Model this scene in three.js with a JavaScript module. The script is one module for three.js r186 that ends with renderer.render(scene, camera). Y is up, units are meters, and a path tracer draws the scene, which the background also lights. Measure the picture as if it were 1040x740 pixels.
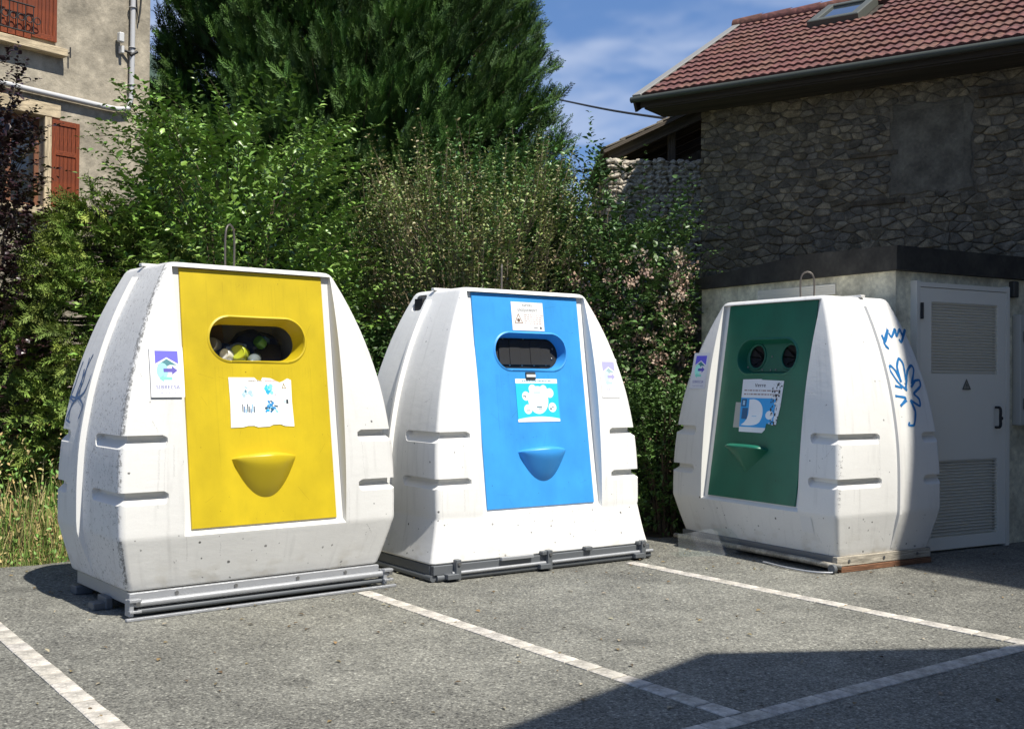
import * as THREE from 'three';
import { mergeGeometries, mergeVertices } from 'three/addons/utils/BufferGeometryUtils.js';
import { RoundedBoxGeometry } from 'three/addons/geometries/RoundedBoxGeometry.js';
import { ConvexGeometry } from 'three/addons/geometries/ConvexGeometry.js';
import { Brush, Evaluator, SUBTRACTION } from 'three-bvh-csg';

// ------------------------------------------------------------------ camera, sky, sun, exposure
const scene = new THREE.Scene();
const camera = new THREE.PerspectiveCamera(36.26, 1024 / 728, 0.1, 3000);
camera.position.set(0, 1.5, 0);
camera.rotation.order = 'YXZ';
camera.rotation.set(0.0115, 0, 0.00736);
const renderer = new THREE.WebGLRenderer({ antialias: true });
renderer.toneMapping = THREE.LinearToneMapping;
renderer.toneMappingExposure = 1.6;
renderer.shadowMap.enabled = true;
renderer.setSize(1024, 728);

const SUN_AZ = THREE.MathUtils.degToRad(44), SUN_EL = THREE.MathUtils.degToRad(59);
const sunDir = new THREE.Vector3(Math.sin(SUN_AZ) * Math.cos(SUN_EL), Math.sin(SUN_EL), Math.cos(SUN_AZ) * Math.cos(SUN_EL));
const sun = new THREE.DirectionalLight(new THREE.Color().setRGB(1, 0.955, 0.87), 4.3);
sun.name = 'sun';
sun.position.copy(sunDir).multiplyScalar(60).add(new THREE.Vector3(0, 0, -9));
sun.target.position.set(0, 0, -9);
sun.castShadow = true;
sun.shadow.mapSize.set(4096, 4096);
Object.assign(sun.shadow.camera, { left: -20, right: 20, top: 20, bottom: -20, near: 1, far: 140 });
scene.add(sun, sun.target);

// random numbers and noise
function rng(seed) {
  let a = seed >>> 0;
  return () => { a = (a + 0x6D2B79F5) | 0; let t = Math.imul(a ^ (a >>> 15), 1 | a); t = (t + Math.imul(t ^ (t >>> 7), 61 | t)) ^ t; return ((t ^ (t >>> 14)) >>> 0) / 4294967296; };
}
const hash2 = (x, y) => { let h = Math.imul(x, 374761393) + Math.imul(y, 668265263) | 0; h = Math.imul(h ^ (h >>> 13), 1274126177); return ((h ^ (h >>> 16)) >>> 0) / 4294967296; };
function vnoise(x, y) {
  const xi = Math.floor(x), yi = Math.floor(y); let fx = x - xi, fy = y - yi;
  fx = fx * fx * (3 - 2 * fx); fy = fy * fy * (3 - 2 * fy);
  const a = hash2(xi, yi), b = hash2(xi + 1, yi), c = hash2(xi, yi + 1), d = hash2(xi + 1, yi + 1);
  return a + (b - a) * fx + (c - a) * fy + (a - b - c + d) * fx * fy;
}
const fbm = (x, y, o = 4) => { let s = 0, a = .5, n = 0; for (let i = 0; i < o; i++) { s += a * vnoise(x, y); n += a; a *= .5; x = x * 2.03 + 17.1; y = y * 2.03 + 9.7; } return s / n; };
const clamp = (v, a = 0, b = 1) => Math.min(b, Math.max(a, v));
const smooth = (a, b, v) => { const t = clamp((v - a) / (b - a)); return t * t * (3 - 2 * t); };
const lerp = (a, b, t) => a + (b - a) * t;

{ // a clear summer sky with thin high cloud
  const W = 2048, H = 1024, d = new Float32Array(W * H * 4);
  for (let j = 0; j < H; j++) {
    const el = ((j + .5) / H - .5) * Math.PI;
    for (let i = 0; i < W; i++) {
      const az = ((i + .5) / W - .5) * 2 * Math.PI;
      const dx = Math.cos(el) * Math.cos(az), dy = Math.sin(el), dz = Math.cos(el) * Math.sin(az);
      const t = Math.pow(1 - clamp(dy), 2.6);
      let r = lerp(.055, .14, t), g = lerp(.112, .27, t), b = lerp(.265, .52, t);
      if (dy < 0) { const k = smooth(0, -.25, dy); r = lerp(r, .07, k); g = lerp(g, .07, k); b = lerp(b, .065, k); }
      if (dy > .01) {
        const px = dx / (dy + .22), pz = dz / (dy + .22);
        const w1 = fbm(px * 2.2 + 3, pz * 4.4 + 1, 5), w2 = fbm(px * 7 + pz * 3 + 9 + w1 * 4, pz * 11 - px * 3 + 4 + w1 * 3, 7);
        const c = smooth(.40, .70, w1 * .5 + w2 * .5) * .55 * smooth(.01, .12, dy);
        r = lerp(r, .42, c); g = lerp(g, .47, c); b = lerp(b, .58, c);
      }
      const k = (j * W + i) * 4; d[k] = r; d[k + 1] = g; d[k + 2] = b; d[k + 3] = 1;
    }
  }
  const sky = new THREE.DataTexture(d, W, H, THREE.RGBAFormat, THREE.FloatType);
  sky.mapping = THREE.EquirectangularReflectionMapping; sky.magFilter = THREE.LinearFilter; sky.minFilter = THREE.LinearFilter; sky.needsUpdate = true;
  scene.background = sky; scene.environment = sky;
}

// ------------------------------------------------------------------ helpers
const V = (x, y, z) => new THREE.Vector3(x, y, z);
const G3 = (X, Z, Y = 0) => V(X, Y, -Z);                // X right, Z away from the first camera, Y up
const usedNames = new Map();
function numbered(n) { const k = usedNames.get(n) || 0; usedNames.set(n, k + 1); return k ? `${n}_${String(k).padStart(3, '0')}` : n; }
function shadows(o) { o.castShadow = true; o.receiveShadow = true; return o; }
function thing(name, label, category, pos, turn = 0, group) {
  const o = new THREE.Group(); o.name = numbered(name); o.userData = { label, category }; if (group) o.userData.group = group;
  if (pos) o.position.copy(pos); o.rotation.y = turn; scene.add(o); return o;
}
function part(name, geo, mat, parent, pos, rot) {
  const m = shadows(new THREE.Mesh(geo, mat)); m.name = name;
  if (pos) m.position.set(...pos); if (rot) m.rotation.set(...rot); parent.add(m); return m;
}
function single(name, label, category, geo, mat, group) { const m = part(numbered(name), geo, mat, scene); m.userData = { label, category }; if (group) m.userData.group = group; return m; }
function structure(name, geo, mat) { const m = part(numbered(name), geo, mat, scene); m.userData.kind = 'structure'; return m; }
const lin = (r, g, b) => new THREE.Color().setRGB(r, g, b);
// base colours are given as the surface's average: a grain map's own mean is divided out
const mat = (c, rough = .8, o = {}) => { const k = o.map && o.map.userData.mean ? 1 / o.map.userData.mean : 1; return new THREE.MeshStandardMaterial({ color: lin(...c.map(v => Math.min(.98, v * k))), roughness: rough, ...o }); };
const box = (w, h, d, x = 0, y = 0, z = 0, b = 0) => { const g = b ? new RoundedBoxGeometry(w, h, d, 1, b) : new THREE.BoxGeometry(w, h, d); g.translate(x, y, z); return g; };
const strip = g => { const o = g.index ? g.toNonIndexed() : g; for (const k of Object.keys(o.attributes)) if (!['position', 'normal', 'uv'].includes(k)) o.deleteAttribute(k); o.clearGroups(); return o; };
const merge = a => mergeGeometries(a.map(strip));
function tube(pts, r0, r1 = r0, seg = 6) {
  const c = new THREE.CatmullRomCurve3(pts), n = Math.max(4, pts.length * 4), fr = c.computeFrenetFrames(n, false);
  const pos = [], uv = [], idx = [];
  for (let i = 0; i <= n; i++) { const p = c.getPointAt(i / n), r = lerp(r0, r1, i / n);
    for (let j = 0; j <= seg; j++) { const a = j / seg * Math.PI * 2, q = p.clone().addScaledVector(fr.normals[i], Math.cos(a) * r).addScaledVector(fr.binormals[i], Math.sin(a) * r); pos.push(q.x, q.y, q.z); uv.push(j / seg * r0 * 6.28, i / n * c.getLength()); } }
  for (let i = 0; i < n; i++) for (let j = 0; j < seg; j++) { const a = i * (seg + 1) + j; idx.push(a, a + 1, a + seg + 1, a + 1, a + seg + 2, a + seg + 1); }
  const g = new THREE.BufferGeometry(); g.setAttribute('position', new THREE.Float32BufferAttribute(pos, 3)); g.setAttribute('uv', new THREE.Float32BufferAttribute(uv, 2)); g.setIndex(idx); g.computeVertexNormals(); return g;
}
const rod = (a, b, r, seg = 8) => { const d = b.clone().sub(a), g = new THREE.CylinderGeometry(r, r, d.length(), seg); g.applyQuaternion(new THREE.Quaternion().setFromUnitVectors(V(0, 1, 0), d.clone().normalize())); g.translate(...a.clone().add(b).multiplyScalar(.5).toArray()); return g; };
function pixelTexture(W, H, fn, srgb = true, repeat = true) {
  const d = new Uint8Array(W * H * 4), o = [0, 0, 0]; let sum = 0, cnt = 0;
  for (let j = 0; j < H; j++) for (let i = 0; i < W; i++) { fn(i, j, o); const k = (j * W + i) * 4; d[k] = clamp(o[0], 0, 255); d[k + 1] = clamp(o[1], 0, 255); d[k + 2] = clamp(o[2], 0, 255); d[k + 3] = 255; if (!(i & 7) && !(j & 7)) { sum += Math.pow(clamp(o[1] / 255), 2.2); cnt++; } }
  const t = new THREE.DataTexture(d, W, H); t.userData = { mean: sum / cnt }; if (srgb) t.colorSpace = THREE.SRGBColorSpace; t.magFilter = THREE.LinearFilter; t.minFilter = THREE.LinearMipmapLinearFilter; t.generateMipmaps = true;
  if (repeat) t.wrapS = t.wrapT = THREE.RepeatWrapping; t.needsUpdate = true; return t;
}
function canvasTexture(W, H, draw) { const c = document.createElement('canvas'); c.width = W; c.height = H; draw(c.getContext('2d'), W, H); const t = new THREE.CanvasTexture(c); t.colorSpace = THREE.SRGBColorSpace; return t; }
// uv in metres, taken from the side a face looks to
function boxUV(g, s = 1) {
  g = g.index ? g.toNonIndexed() : g; g.computeVertexNormals();
  const p = g.attributes.position, n = g.attributes.normal, uv = new Float32Array(p.count * 2);
  for (let i = 0; i < p.count; i++) { const ax = Math.abs(n.getX(i)), ay = Math.abs(n.getY(i)), az = Math.abs(n.getZ(i));
    if (ay >= ax && ay >= az) { uv[2 * i] = p.getX(i) * s; uv[2 * i + 1] = p.getZ(i) * s; } else if (ax > az) { uv[2 * i] = p.getZ(i) * s; uv[2 * i + 1] = p.getY(i) * s; } else { uv[2 * i] = p.getX(i) * s; uv[2 * i + 1] = p.getY(i) * s; } }
  g.setAttribute('uv', new THREE.BufferAttribute(uv, 2)); return g;
}
const flatShape = pts => { const s = new THREE.Shape(); pts.forEach(([x, y], i) => i ? s.lineTo(x, y) : s.moveTo(x, y)); s.closePath(); return s; };
const prism = (pts, y0, y1) => { const g = new THREE.ExtrudeGeometry(flatShape(pts), { depth: y1 - y0, bevelEnabled: false }); g.rotateX(-Math.PI / 2); g.translate(0, y0, 0); return g; };   // plan points (X, Z)

// mottled surface, reused with different tints
const plasterTex = pixelTexture(512, 512, (i, j, o) => { const a = fbm(i / 60, j / 60, 5), b = fbm(i / 9 + 40, j / 9, 3), c = hash2(i, j); const v = 205 + (a - .5) * 110 + (b - .5) * 55 + (c - .5) * 24; o[0] = v; o[1] = v * .985; o[2] = v * .96; });
const plasterBump = pixelTexture(512, 512, (i, j, o) => { o[0] = o[1] = o[2] = 128 + (fbm(i / 7, j / 7, 3) - .5) * 160 + (hash2(i, j) - .5) * 50; }, false);
const stoneTex = pixelTexture(512, 512, (i, j, o) => { const a = fbm(i / 40, j / 40, 5), b = fbm(i / 6, j / 6 + 9, 3), v = 195 + (a - .5) * 140 + (b - .5) * 80; o[0] = v; o[1] = v * .98; o[2] = v * .93; });

// ------------------------------------------------------------------ ground
const D1 = [.806, .592], D2 = [.592, -.806];              // across the stalls, along the stalls
const asphaltData = (() => { // 9 m by 9 m, 4.4 mm a texel
  const R = rng(5), stains = [];
  for (let k = 0; k < 12; k++) stains.push([R() * 9, R() * 9, .03 + R() * .10, R() * .3 + .1, R() * 6]);
  stains.push([3.45, 1.75, .05, .3, 1]);
  return pixelTexture(2048, 2048, (i, j, o) => {
    const x = i / 2048 * 9, z = j / 2048 * 9;
    const big = fbm(x * .8 + 3, z * .8, 4), mid = fbm(x * 5, z * 5 + 7, 3);
    const g1 = hash2(i, j), g2 = vnoise(i * .6, j * .6), g3 = vnoise(i * .33 + 50, j * .33);
    let v = 105 + (big - .5) * 40 + (mid - .5) * 26;
    const e = g1 * .35 + g2 * .4 + g3 * .25;
    v += (e - .5) * 112;
    if (e > .66) v += (e - .66) * 170;                   // pale chippings
    if (e < .32) v -= (.32 - e) * 190;                   // pits of binder
    for (const s of stains) { const dx = x - s[0], dz = (z - s[1]) * 1.3; if (Math.abs(dx) < .3 && Math.abs(dz) < .3) { const q = Math.hypot(dx, dz) / s[2] + (mid - .5) * 1.4; if (q < 1) v *= 1 - s[3] * .5 * smooth(1, .6, q); } }
    o[0] = v * 1.01; o[1] = v * 1.0; o[2] = v * .928;
  });
})();
const asphaltBump = pixelTexture(1024, 1024, (i, j, o) => { o[0] = o[1] = o[2] = 255 * clamp(hash2(i + 7, j) * .3 + vnoise(i * .5, j * .5) * .45 + vnoise(i * .22, j * .22) * .25); }, false);
asphaltBump.repeat.set(2, 2);
const M = {};
M.asphalt = new THREE.MeshStandardMaterial({ map: asphaltData, bumpMap: asphaltBump, bumpScale: .006, roughness: .93 });
M.soil = mat([.075, .06, .04], 1, { map: stoneTex });
{
  const g = new THREE.PlaneGeometry(1400, 1400); g.rotateX(-Math.PI / 2); g.translate(0, -.05, -300);
  const uv = g.attributes.uv; for (let i = 0; i < uv.count; i++) uv.setXY(i, uv.getX(i) * 900, uv.getY(i) * 900);
  structure('ground', g, M.soil);
  // tarmac yard: the planted edge runs behind the containers, along D1
  const e = (t, off = 0) => [-3.93 + D1[0] * t - D1[1] * off, 8.60 + D1[1] * t + D1[0] * off];
  const edge = []; const R = rng(3); for (let t = -6; t <= 5.2; t += .25) edge.push(e(t, (R() - .5) * .07));
  const pts = [[-14, -14], ...edge, [1.35, 10.5], [1.75, 10.55], [2.1, 12.4], [3.0, 13], [14, 13], [14, -14]];
  const a = new THREE.ShapeGeometry(flatShape(pts)); a.rotateX(-Math.PI / 2);
  const p = a.attributes.position, u = a.attributes.uv; for (let i = 0; i < p.count; i++) u.setXY(i, (p.getX(i) + 4.5) / 9, (-p.getZ(i) - 3.5) / 9);
  structure('asphalt_yard', a, M.asphalt);
}
{ // stall lines: rows of pale stone setts let into the tarmac
  const sets = [.37, .41, .44, .39].map((v, i) => mat([v, v * .965, v * (.88 + i * .01)], .85, { map: plasterTex }));
  const c = .009, mk = (l, w) => { const h = .03, x = l / 2, z = w / 2; const g = new ConvexGeometry([[x, z], [x, -z], [-x, z], [-x, -z]].flatMap(([a, b]) => [V(a, -h, b), V(a, .001, b), V(a - Math.sign(a) * c, .006, b - Math.sign(b) * c)])); return boxUV(g, 1.7); };
  const shapes = [mk(.180, .108), mk(.177, .105), mk(.182, .110)];
  const R = rng(11);
  const row = (a, b) => {
    const g = new THREE.Group(); g.name = numbered('parking_line'); g.userData.kind = 'structure'; scene.add(g);
    const d = [b[0] - a[0], b[1] - a[1]], L = Math.hypot(...d), n = Math.floor(L / .19);
    for (let i = 0; i < n; i++) { const t = (i + .5) * .19 / L; const m = part('paver', shapes[Math.floor(R() * 3)], sets[Math.floor(R() * 4)], g); m.castShadow = true;
      m.position.copy(G3(a[0] + d[0] * t, a[1] + d[1] * t, .002 + R() * .003)); m.rotation.y = Math.atan2(d[1], d[0]) + (R() - .5) * .035; m.rotation.z = (R() - .5) * .012; }
  };
  const al = (p, d, t) => [p[0] + d[0] * t, p[1] + d[1] * t];
  row([-3.30, 6.94], al([-3.30, 6.94], D2, 4.2));
  row([-1.02, 7.73], al([-1.02, 7.73], D2, 3.44));
  row([.97, 9.06], al([.97, 9.06], D2, 3.62));
  row(al([1.07, 4.95], D1, -1.6), al([1.07, 4.95], D1, 6.2));
}

// ------------------------------------------------------------------ stone house with tiled roof
{
  const house = thing('stone_house', 'old rubble stone house with red tiled roof and roof window', 'house', G3(2.19, 12.8), -.609);
  const mortar = mat([.125, .110, .082], 1, { map: plasterTex, bumpMap: plasterBump, bumpScale: .02 });
  const render = mat([.125, .115, .09], .95, { map: plasterTex, bumpMap: plasterBump, bumpScale: .008 });
  const oldWood = mat([.085, .07, .05], .95, { map: stoneTex });
  const timber = mat([.035, .029, .024], .9, { map: stoneTex });
  // long wall with a walled-up window and a rendered patch; local x along the wall, z out of it
  const wallShape = flatShape([[0, 0], [10, 0], [10, 4.72], [0, 4.72]]);
  const wall = part('wall', boxUV(new THREE.ExtrudeGeometry(wallShape, { depth: .5, bevelEnabled: false }).translate(0, 0, -.5), .5), mortar, house);
  part('gable_wall', boxUV(new ConvexGeometry([[0, -.502], [0, -4.6], [0, -2.3, 1]].flatMap(([x, z, k]) => [0, .45].flatMap(dx => k ? [V(x + dx, 6.0, z)] : [V(x + dx, 0, z), V(x + dx, 4.74, z)]))), .5), mortar, house);
  part('back_wall', boxUV(box(10, 4.7, .4, 5.1, 2.35, -4.8), .5), mortar, house);
  part('end_wall', boxUV(box(.4, 4.7, 4, 9.8, 2.35, -2.55), .5), mortar, house);
  { const e = rng(19), o = []; const run = (x0, y0, x1, y1, n) => { for (let i = 0; i < n; i++) o.push([lerp(x0, x1, i / n) + (e() - .5) * .05, lerp(y0, y1, i / n) + (e() - .5) * .05]); }; run(2.15, 3.43, 2.93, 3.43, 9); run(2.93, 3.43, 2.93, 4.34, 9); run(2.93, 4.34, 2.15, 4.34, 9); run(2.15, 4.34, 2.15, 3.43, 9);
    part('rendered_patch', boxUV(new THREE.ExtrudeGeometry(flatShape(o), { depth: .006, bevelEnabled: true, bevelSize: .012, bevelThickness: .008, bevelSegments: 1 }), .7), render, wall); }
  part('lintel', boxUV(box(1.9, .09, .06, 3.95, 4.36, .02, .01), 1), oldWood, wall);
  part('lintel', boxUV(box(.50, .05, .05, 1.96, 3.87, .0, .008), 1), oldWood, wall);
  part('window_sill', boxUV(box(.56, .055, .05, 2.0, 3.365, .0, .008), 1), oldWood, wall);
  // stones: cells round scattered seeds, each its own block
  const R = rng(77), tones = [];
  for (let k = 0; k < 10; k++) { const v = .09 + R() * .095, w = R(); tones.push(mat([v * (1.08 + .12 * w), v * (.985 + .02 * w), v * (.82 - .15 * w)], .92, { map: stoneTex, bumpMap: plasterBump, bumpScale: .012 })); }
  const inHole = (x, y) => (x > 2.13 && x < 2.95 && y > 3.41 && y < 4.36) || (x > 1.66 && x < 2.28 && ((y > 3.33 && y < 3.40) || (y > 3.84 && y < 3.90))) || (x > 3.0 && y > 4.30 && y < 4.42);
  const seeds = [];
  for (let y = 2.2; y < 4.70;) { const thin = y > 3.45, rh = thin ? .055 + R() * .05 : .075 + R() * .06;
    for (let x = -.05 - R() * .2; x < 4.6;) { const sl = x > 2.98 && y > 3.4 ? .85 : 1; const w = (.065 + R() * R() * .17 + (R() < .1 ? .14 : 0)) * (thin && x > 2.98 ? 1.25 : 1); seeds.push([x + w / 2, y + rh / 2 * sl + (R() - .5) * rh * .8, rh]); x += w; } y += rh; }
  const polys = [];
  for (const s of seeds) {
    if (inHole(s[0], s[1])) continue;
    let poly = [[s[0] - .3, s[1] - .2], [s[0] + .3, s[1] - .2], [s[0] + .3, s[1] + .2], [s[0] - .3, s[1] + .2]];
    const cut = (nx, ny, c) => { const out = []; for (let i = 0; i < poly.length; i++) { const a = poly[i], b = poly[(i + 1) % poly.length], da = nx * a[0] + ny * a[1] - c, db = nx * b[0] + ny * b[1] - c; if (da <= 0) out.push(a); if (da * db < 0) { const t = da / (da - db); out.push([a[0] + (b[0] - a[0]) * t, a[1] + (b[1] - a[1]) * t]); } } poly = out; };
    for (const q of seeds) { if (q === s) continue; const dx = q[0] - s[0], dy = (q[1] - s[1]) * 2.1; if (Math.abs(dx) > .6 || Math.abs(q[1] - s[1]) > .4) continue;
      const mx = (q[0] + s[0]) / 2, my = (q[1] + s[1]) / 2; cut(dx, dy * 2.1, dx * mx + dy * 2.1 * my); }
    cut(-1, 0, .03); cut(0, 1, 4.68); cut(0, -1, -2.1);
    if (s[0] < 2.15 && s[1] > 3.41 && s[1] < 4.36) cut(1, 0, 2.13); if (s[0] > 2.9 && s[1] > 3.41 && s[1] < 4.36) cut(-1, 0, -2.95);
    if (poly.length < 3) continue;
    let cx = 0, cy = 0; for (const p of poly) { cx += p[0] / poly.length; cy += p[1] / poly.length; }
    // shrink for the joint, then round the corners
    const k = .962; poly = poly.map(p => [cx + (p[0] - cx) * k, cy + (p[1] - cy) * k]);
    const r = []; for (let i = 0; i < poly.length; i++) { const a = poly[i], b = poly[(i + 1) % poly.length]; r.push([lerp(a[0], b[0], .17), lerp(a[1], b[1], .17)], [lerp(a[0], b[0], .83), lerp(a[1], b[1], .83)]); }
    let ar = 0; for (let i = 0; i < r.length; i++) { const a = r[i], b = r[(i + 1) % r.length]; ar += a[0] * b[1] - a[1] * b[0]; }
    if (Math.abs(ar) > .0012) polys.push([cx, cy, r, Math.abs(ar) / 2]);
  }
  polys.sort((a, b) => b[3] - a[3]);
  const stoneGeo = ([cx, cy, r]) => {
    const n = r.length, pos = [], uv = [], idx = [], h = .003 + R() * R() * .028, tx = (R() - .5) * .12, ty = (R() - .5) * .16, ou = R(), ov = R();
    const ring = (k, z) => r.forEach(([x, y]) => { const px = cx + (x - cx) * k, py = cy + (y - cy) * k; pos.push(px, py, z + (k < .9 ? (px - cx) * tx + (py - cy) * ty : 0)); uv.push(px * 1.3 + ou, py * 1.3 + ov); });
    ring(1, -.02); ring(.97, h * .6); ring(.72, h); pos.push(cx, cy, h * 1.12); uv.push(cx * 1.3 + ou, cy * 1.3 + ov);
    for (let q = 0; q < 2; q++) for (let i = 0; i < n; i++) { const a = q * n + i, b = q * n + (i + 1) % n; idx.push(a, b, a + n, b, b + n, a + n); }
    for (let i = 0; i < n; i++) idx.push(2 * n + i, 2 * n + (i + 1) % n, 3 * n);
    const g = new THREE.BufferGeometry(); g.setAttribute('position', new THREE.Float32BufferAttribute(pos, 3)); g.setAttribute('uv', new THREE.Float32BufferAttribute(uv, 2)); g.setIndex(idx); g.computeVertexNormals(); return g;
  };
  polys.slice(0, 300).forEach((p, i) => part('stone', stoneGeo(p), tones[Math.floor(R() * 10)], wall));
  const restStones = polys.slice(300).map(p => { const g = stoneGeo(p), c = tones[Math.floor(R() * 10)].color, n = g.attributes.position.count, a = new Float32Array(n * 3); for (let i = 0; i < n; i++) c.toArray(a, i * 3); g.setAttribute('color', new THREE.BufferAttribute(a, 3)); return g; });
  if (restStones.length) { const m = part('small_stones', mergeGeometries(restStones), new THREE.MeshStandardMaterial({ vertexColors: true, roughness: .92, map: stoneTex }), wall); m.userData.kind = 'stuff'; }
  // roof
  const sl = .552, ang = Math.atan(sl), eaveY = 4.70, ez = .55, run = 2.85, ridgeY = eaveY + run * sl, rz = ez - run;
  const roof = part('roof', (() => { const s = flatShape([[ez, eaveY - .06], [ez, eaveY - .005], [rz, ridgeY - .01], [rz - 2.9, eaveY - .1], [rz - 2.9, eaveY - .18], [rz, ridgeY - .14]]); const g = new THREE.ExtrudeGeometry(s, { depth: 10.6, bevelEnabled: false }); g.rotateY(-Math.PI / 2); g.translate(10.05, 0, 0); return boxUV(g, 1); })(), timber, house);
  // each tile: two rolls, a lip at the lower edge
  const tileGeo = (() => {
    const nx = 12, w = .199, l = .295, pos = [], uv = [], idx = [];
    const prof = x => .012 + .008 * Math.cos(x / w * Math.PI * 4 + Math.PI) ;
    const rows = [[0, -.006, .012], [0, .028, 1], [l, .002, 1]];
    for (const [v, lift, k] of rows) for (let i = 0; i <= nx; i++) { const x = i / nx * w; pos.push(x, (k === 1 ? prof(x) : 0) + lift, -v); uv.push(x * 2, v * 2); }
    for (let q = 0; q < 2; q++) for (let i = 0; i < nx; i++) { const a = q * (nx + 1) + i; idx.push(a, a + 1, a + nx + 1, a + 1, a + nx + 2, a + nx + 1); }
    const g = new THREE.BufferGeometry(); g.setAttribute('position', new THREE.Float32BufferAttribute(pos, 3)); g.setAttribute('uv', new THREE.Float32BufferAttribute(uv, 2)); g.setIndex(idx); const n = g.toNonIndexed(); n.computeVertexNormals(); return n;
  })();
  const tileM = []; for (let k = 0; k < 7; k++) { const v = .85 + R() * .4; tileM.push(mat([.105 * v, (.040 + R() * .016) * v, (.033 + R() * .014) * v], .85, { map: stoneTex })); }
  const slopeLen = run / Math.cos(ang), far = [];
  for (let row = 0; row * .25 < slopeLen - .1; row++) for (let col = 0; col < 52; col++) {
    const x = -.5 + col * .2005, s = row * .25, zc = ez - .0 - s * Math.cos(ang), yc = eaveY + .008 + s * Math.sin(ang);
    if (x > .72 && x < 1.42 && s > 2.15 && s < 3.0) continue;            // under the roof window
    const place = o => { o.position.set(x, yc + (R() - .5) * .004, zc); o.rotation.set(ang + (R() - .5) * .02, (R() - .5) * .03, (R() - .5) * .03); };
    if (x < 3.85) { const m = part('roof_tile', tileGeo, tileM[Math.floor(R() * 7)], roof); place(m); }
    else { const o = new THREE.Object3D(); place(o); o.updateMatrix(); far.push(tileGeo.clone().applyMatrix4(o.matrix)); }
  }
  part('roof_tiles', mergeGeometries(far), tileM[0], roof).userData.kind = 'stuff';
  // ridge caps, verge flashing, gutter, soffit
  for (let i = 0; i < 14; i++) { const g = new THREE.CylinderGeometry(.10, .115, .42, 10, 1, true, -Math.PI / 2, Math.PI); g.rotateZ(Math.PI / 2); g.rotateX(-Math.PI / 2 + Math.PI / 2); part('ridge_cap', g, tileM[i % 7], roof, [-.42 + i * .40, ridgeY + .0, rz], [0, 0, 0]); }
  const zinc = mat([.30, .295, .27], .5, { metalness: .3 });
  part('verge_flashing', (() => { const g = box(.11, .05, slopeLen + .05, 0, 0, 0, .008); g.rotateX(ang); g.translate(-.565, (eaveY + ridgeY) / 2 + .022, (ez + rz) / 2); return g; })(), zinc, roof);
  part('barge_board', (() => { const g = box(.03, .16, slopeLen, 0, 0, 0, .004); g.rotateX(ang); g.translate(-.60, (eaveY + ridgeY) / 2 - .08, (ez + rz) / 2); return g; })(), timber, roof);
  part('gutter', (() => { const g = new THREE.CylinderGeometry(.034, .034, 10.7, 14, 1, false, Math.PI * .5 - .25, Math.PI + .5); g.rotateZ(Math.PI / 2); g.rotateX(Math.PI); g.translate(4.73, eaveY - .03, ez + .05); return g; })(), mat([.045, .052, .042], .6), roof);
  part('fascia', box(10.6, .10, .03, 4.76, eaveY - .062, ez - .04, .004), timber, roof);
  part('soffit', box(10.5, .02, ez - .07, 4.75, eaveY - .118, ez / 2 - .015), timber, roof);
  // roof window
  const rw = part('roof_window', (() => { const o = [[-.30, -.42], [.30, -.42], [.30, .42], [-.30, .42]], s = flatShape(o), h = new THREE.Path(); [[-.22, -.34], [.22, -.34], [.22, .34], [-.22, .34]].forEach(([x, y], i) => i ? h.lineTo(x, y) : h.moveTo(x, y)); h.closePath(); s.holes.push(h); const g = new THREE.ExtrudeGeometry(s, { depth: .1, bevelEnabled: true, bevelSize: .01, bevelThickness: .01, bevelSegments: 1 }); g.rotateX(-Math.PI / 2); return g; })(), mat([.08, .085, .07], .5), roof, [1.07, eaveY + .0 + 2.55 * Math.sin(ang), ez - 2.55 * Math.cos(ang)], [ang, 0, 0]);
  part('pane', box(.45, .012, .69, 0, .075, 0), new THREE.MeshPhysicalMaterial({ color: lin(.03, .04, .05), roughness: .06, metalness: 0, clearcoat: 1, clearcoatRoughness: .03 }), rw);
}

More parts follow.
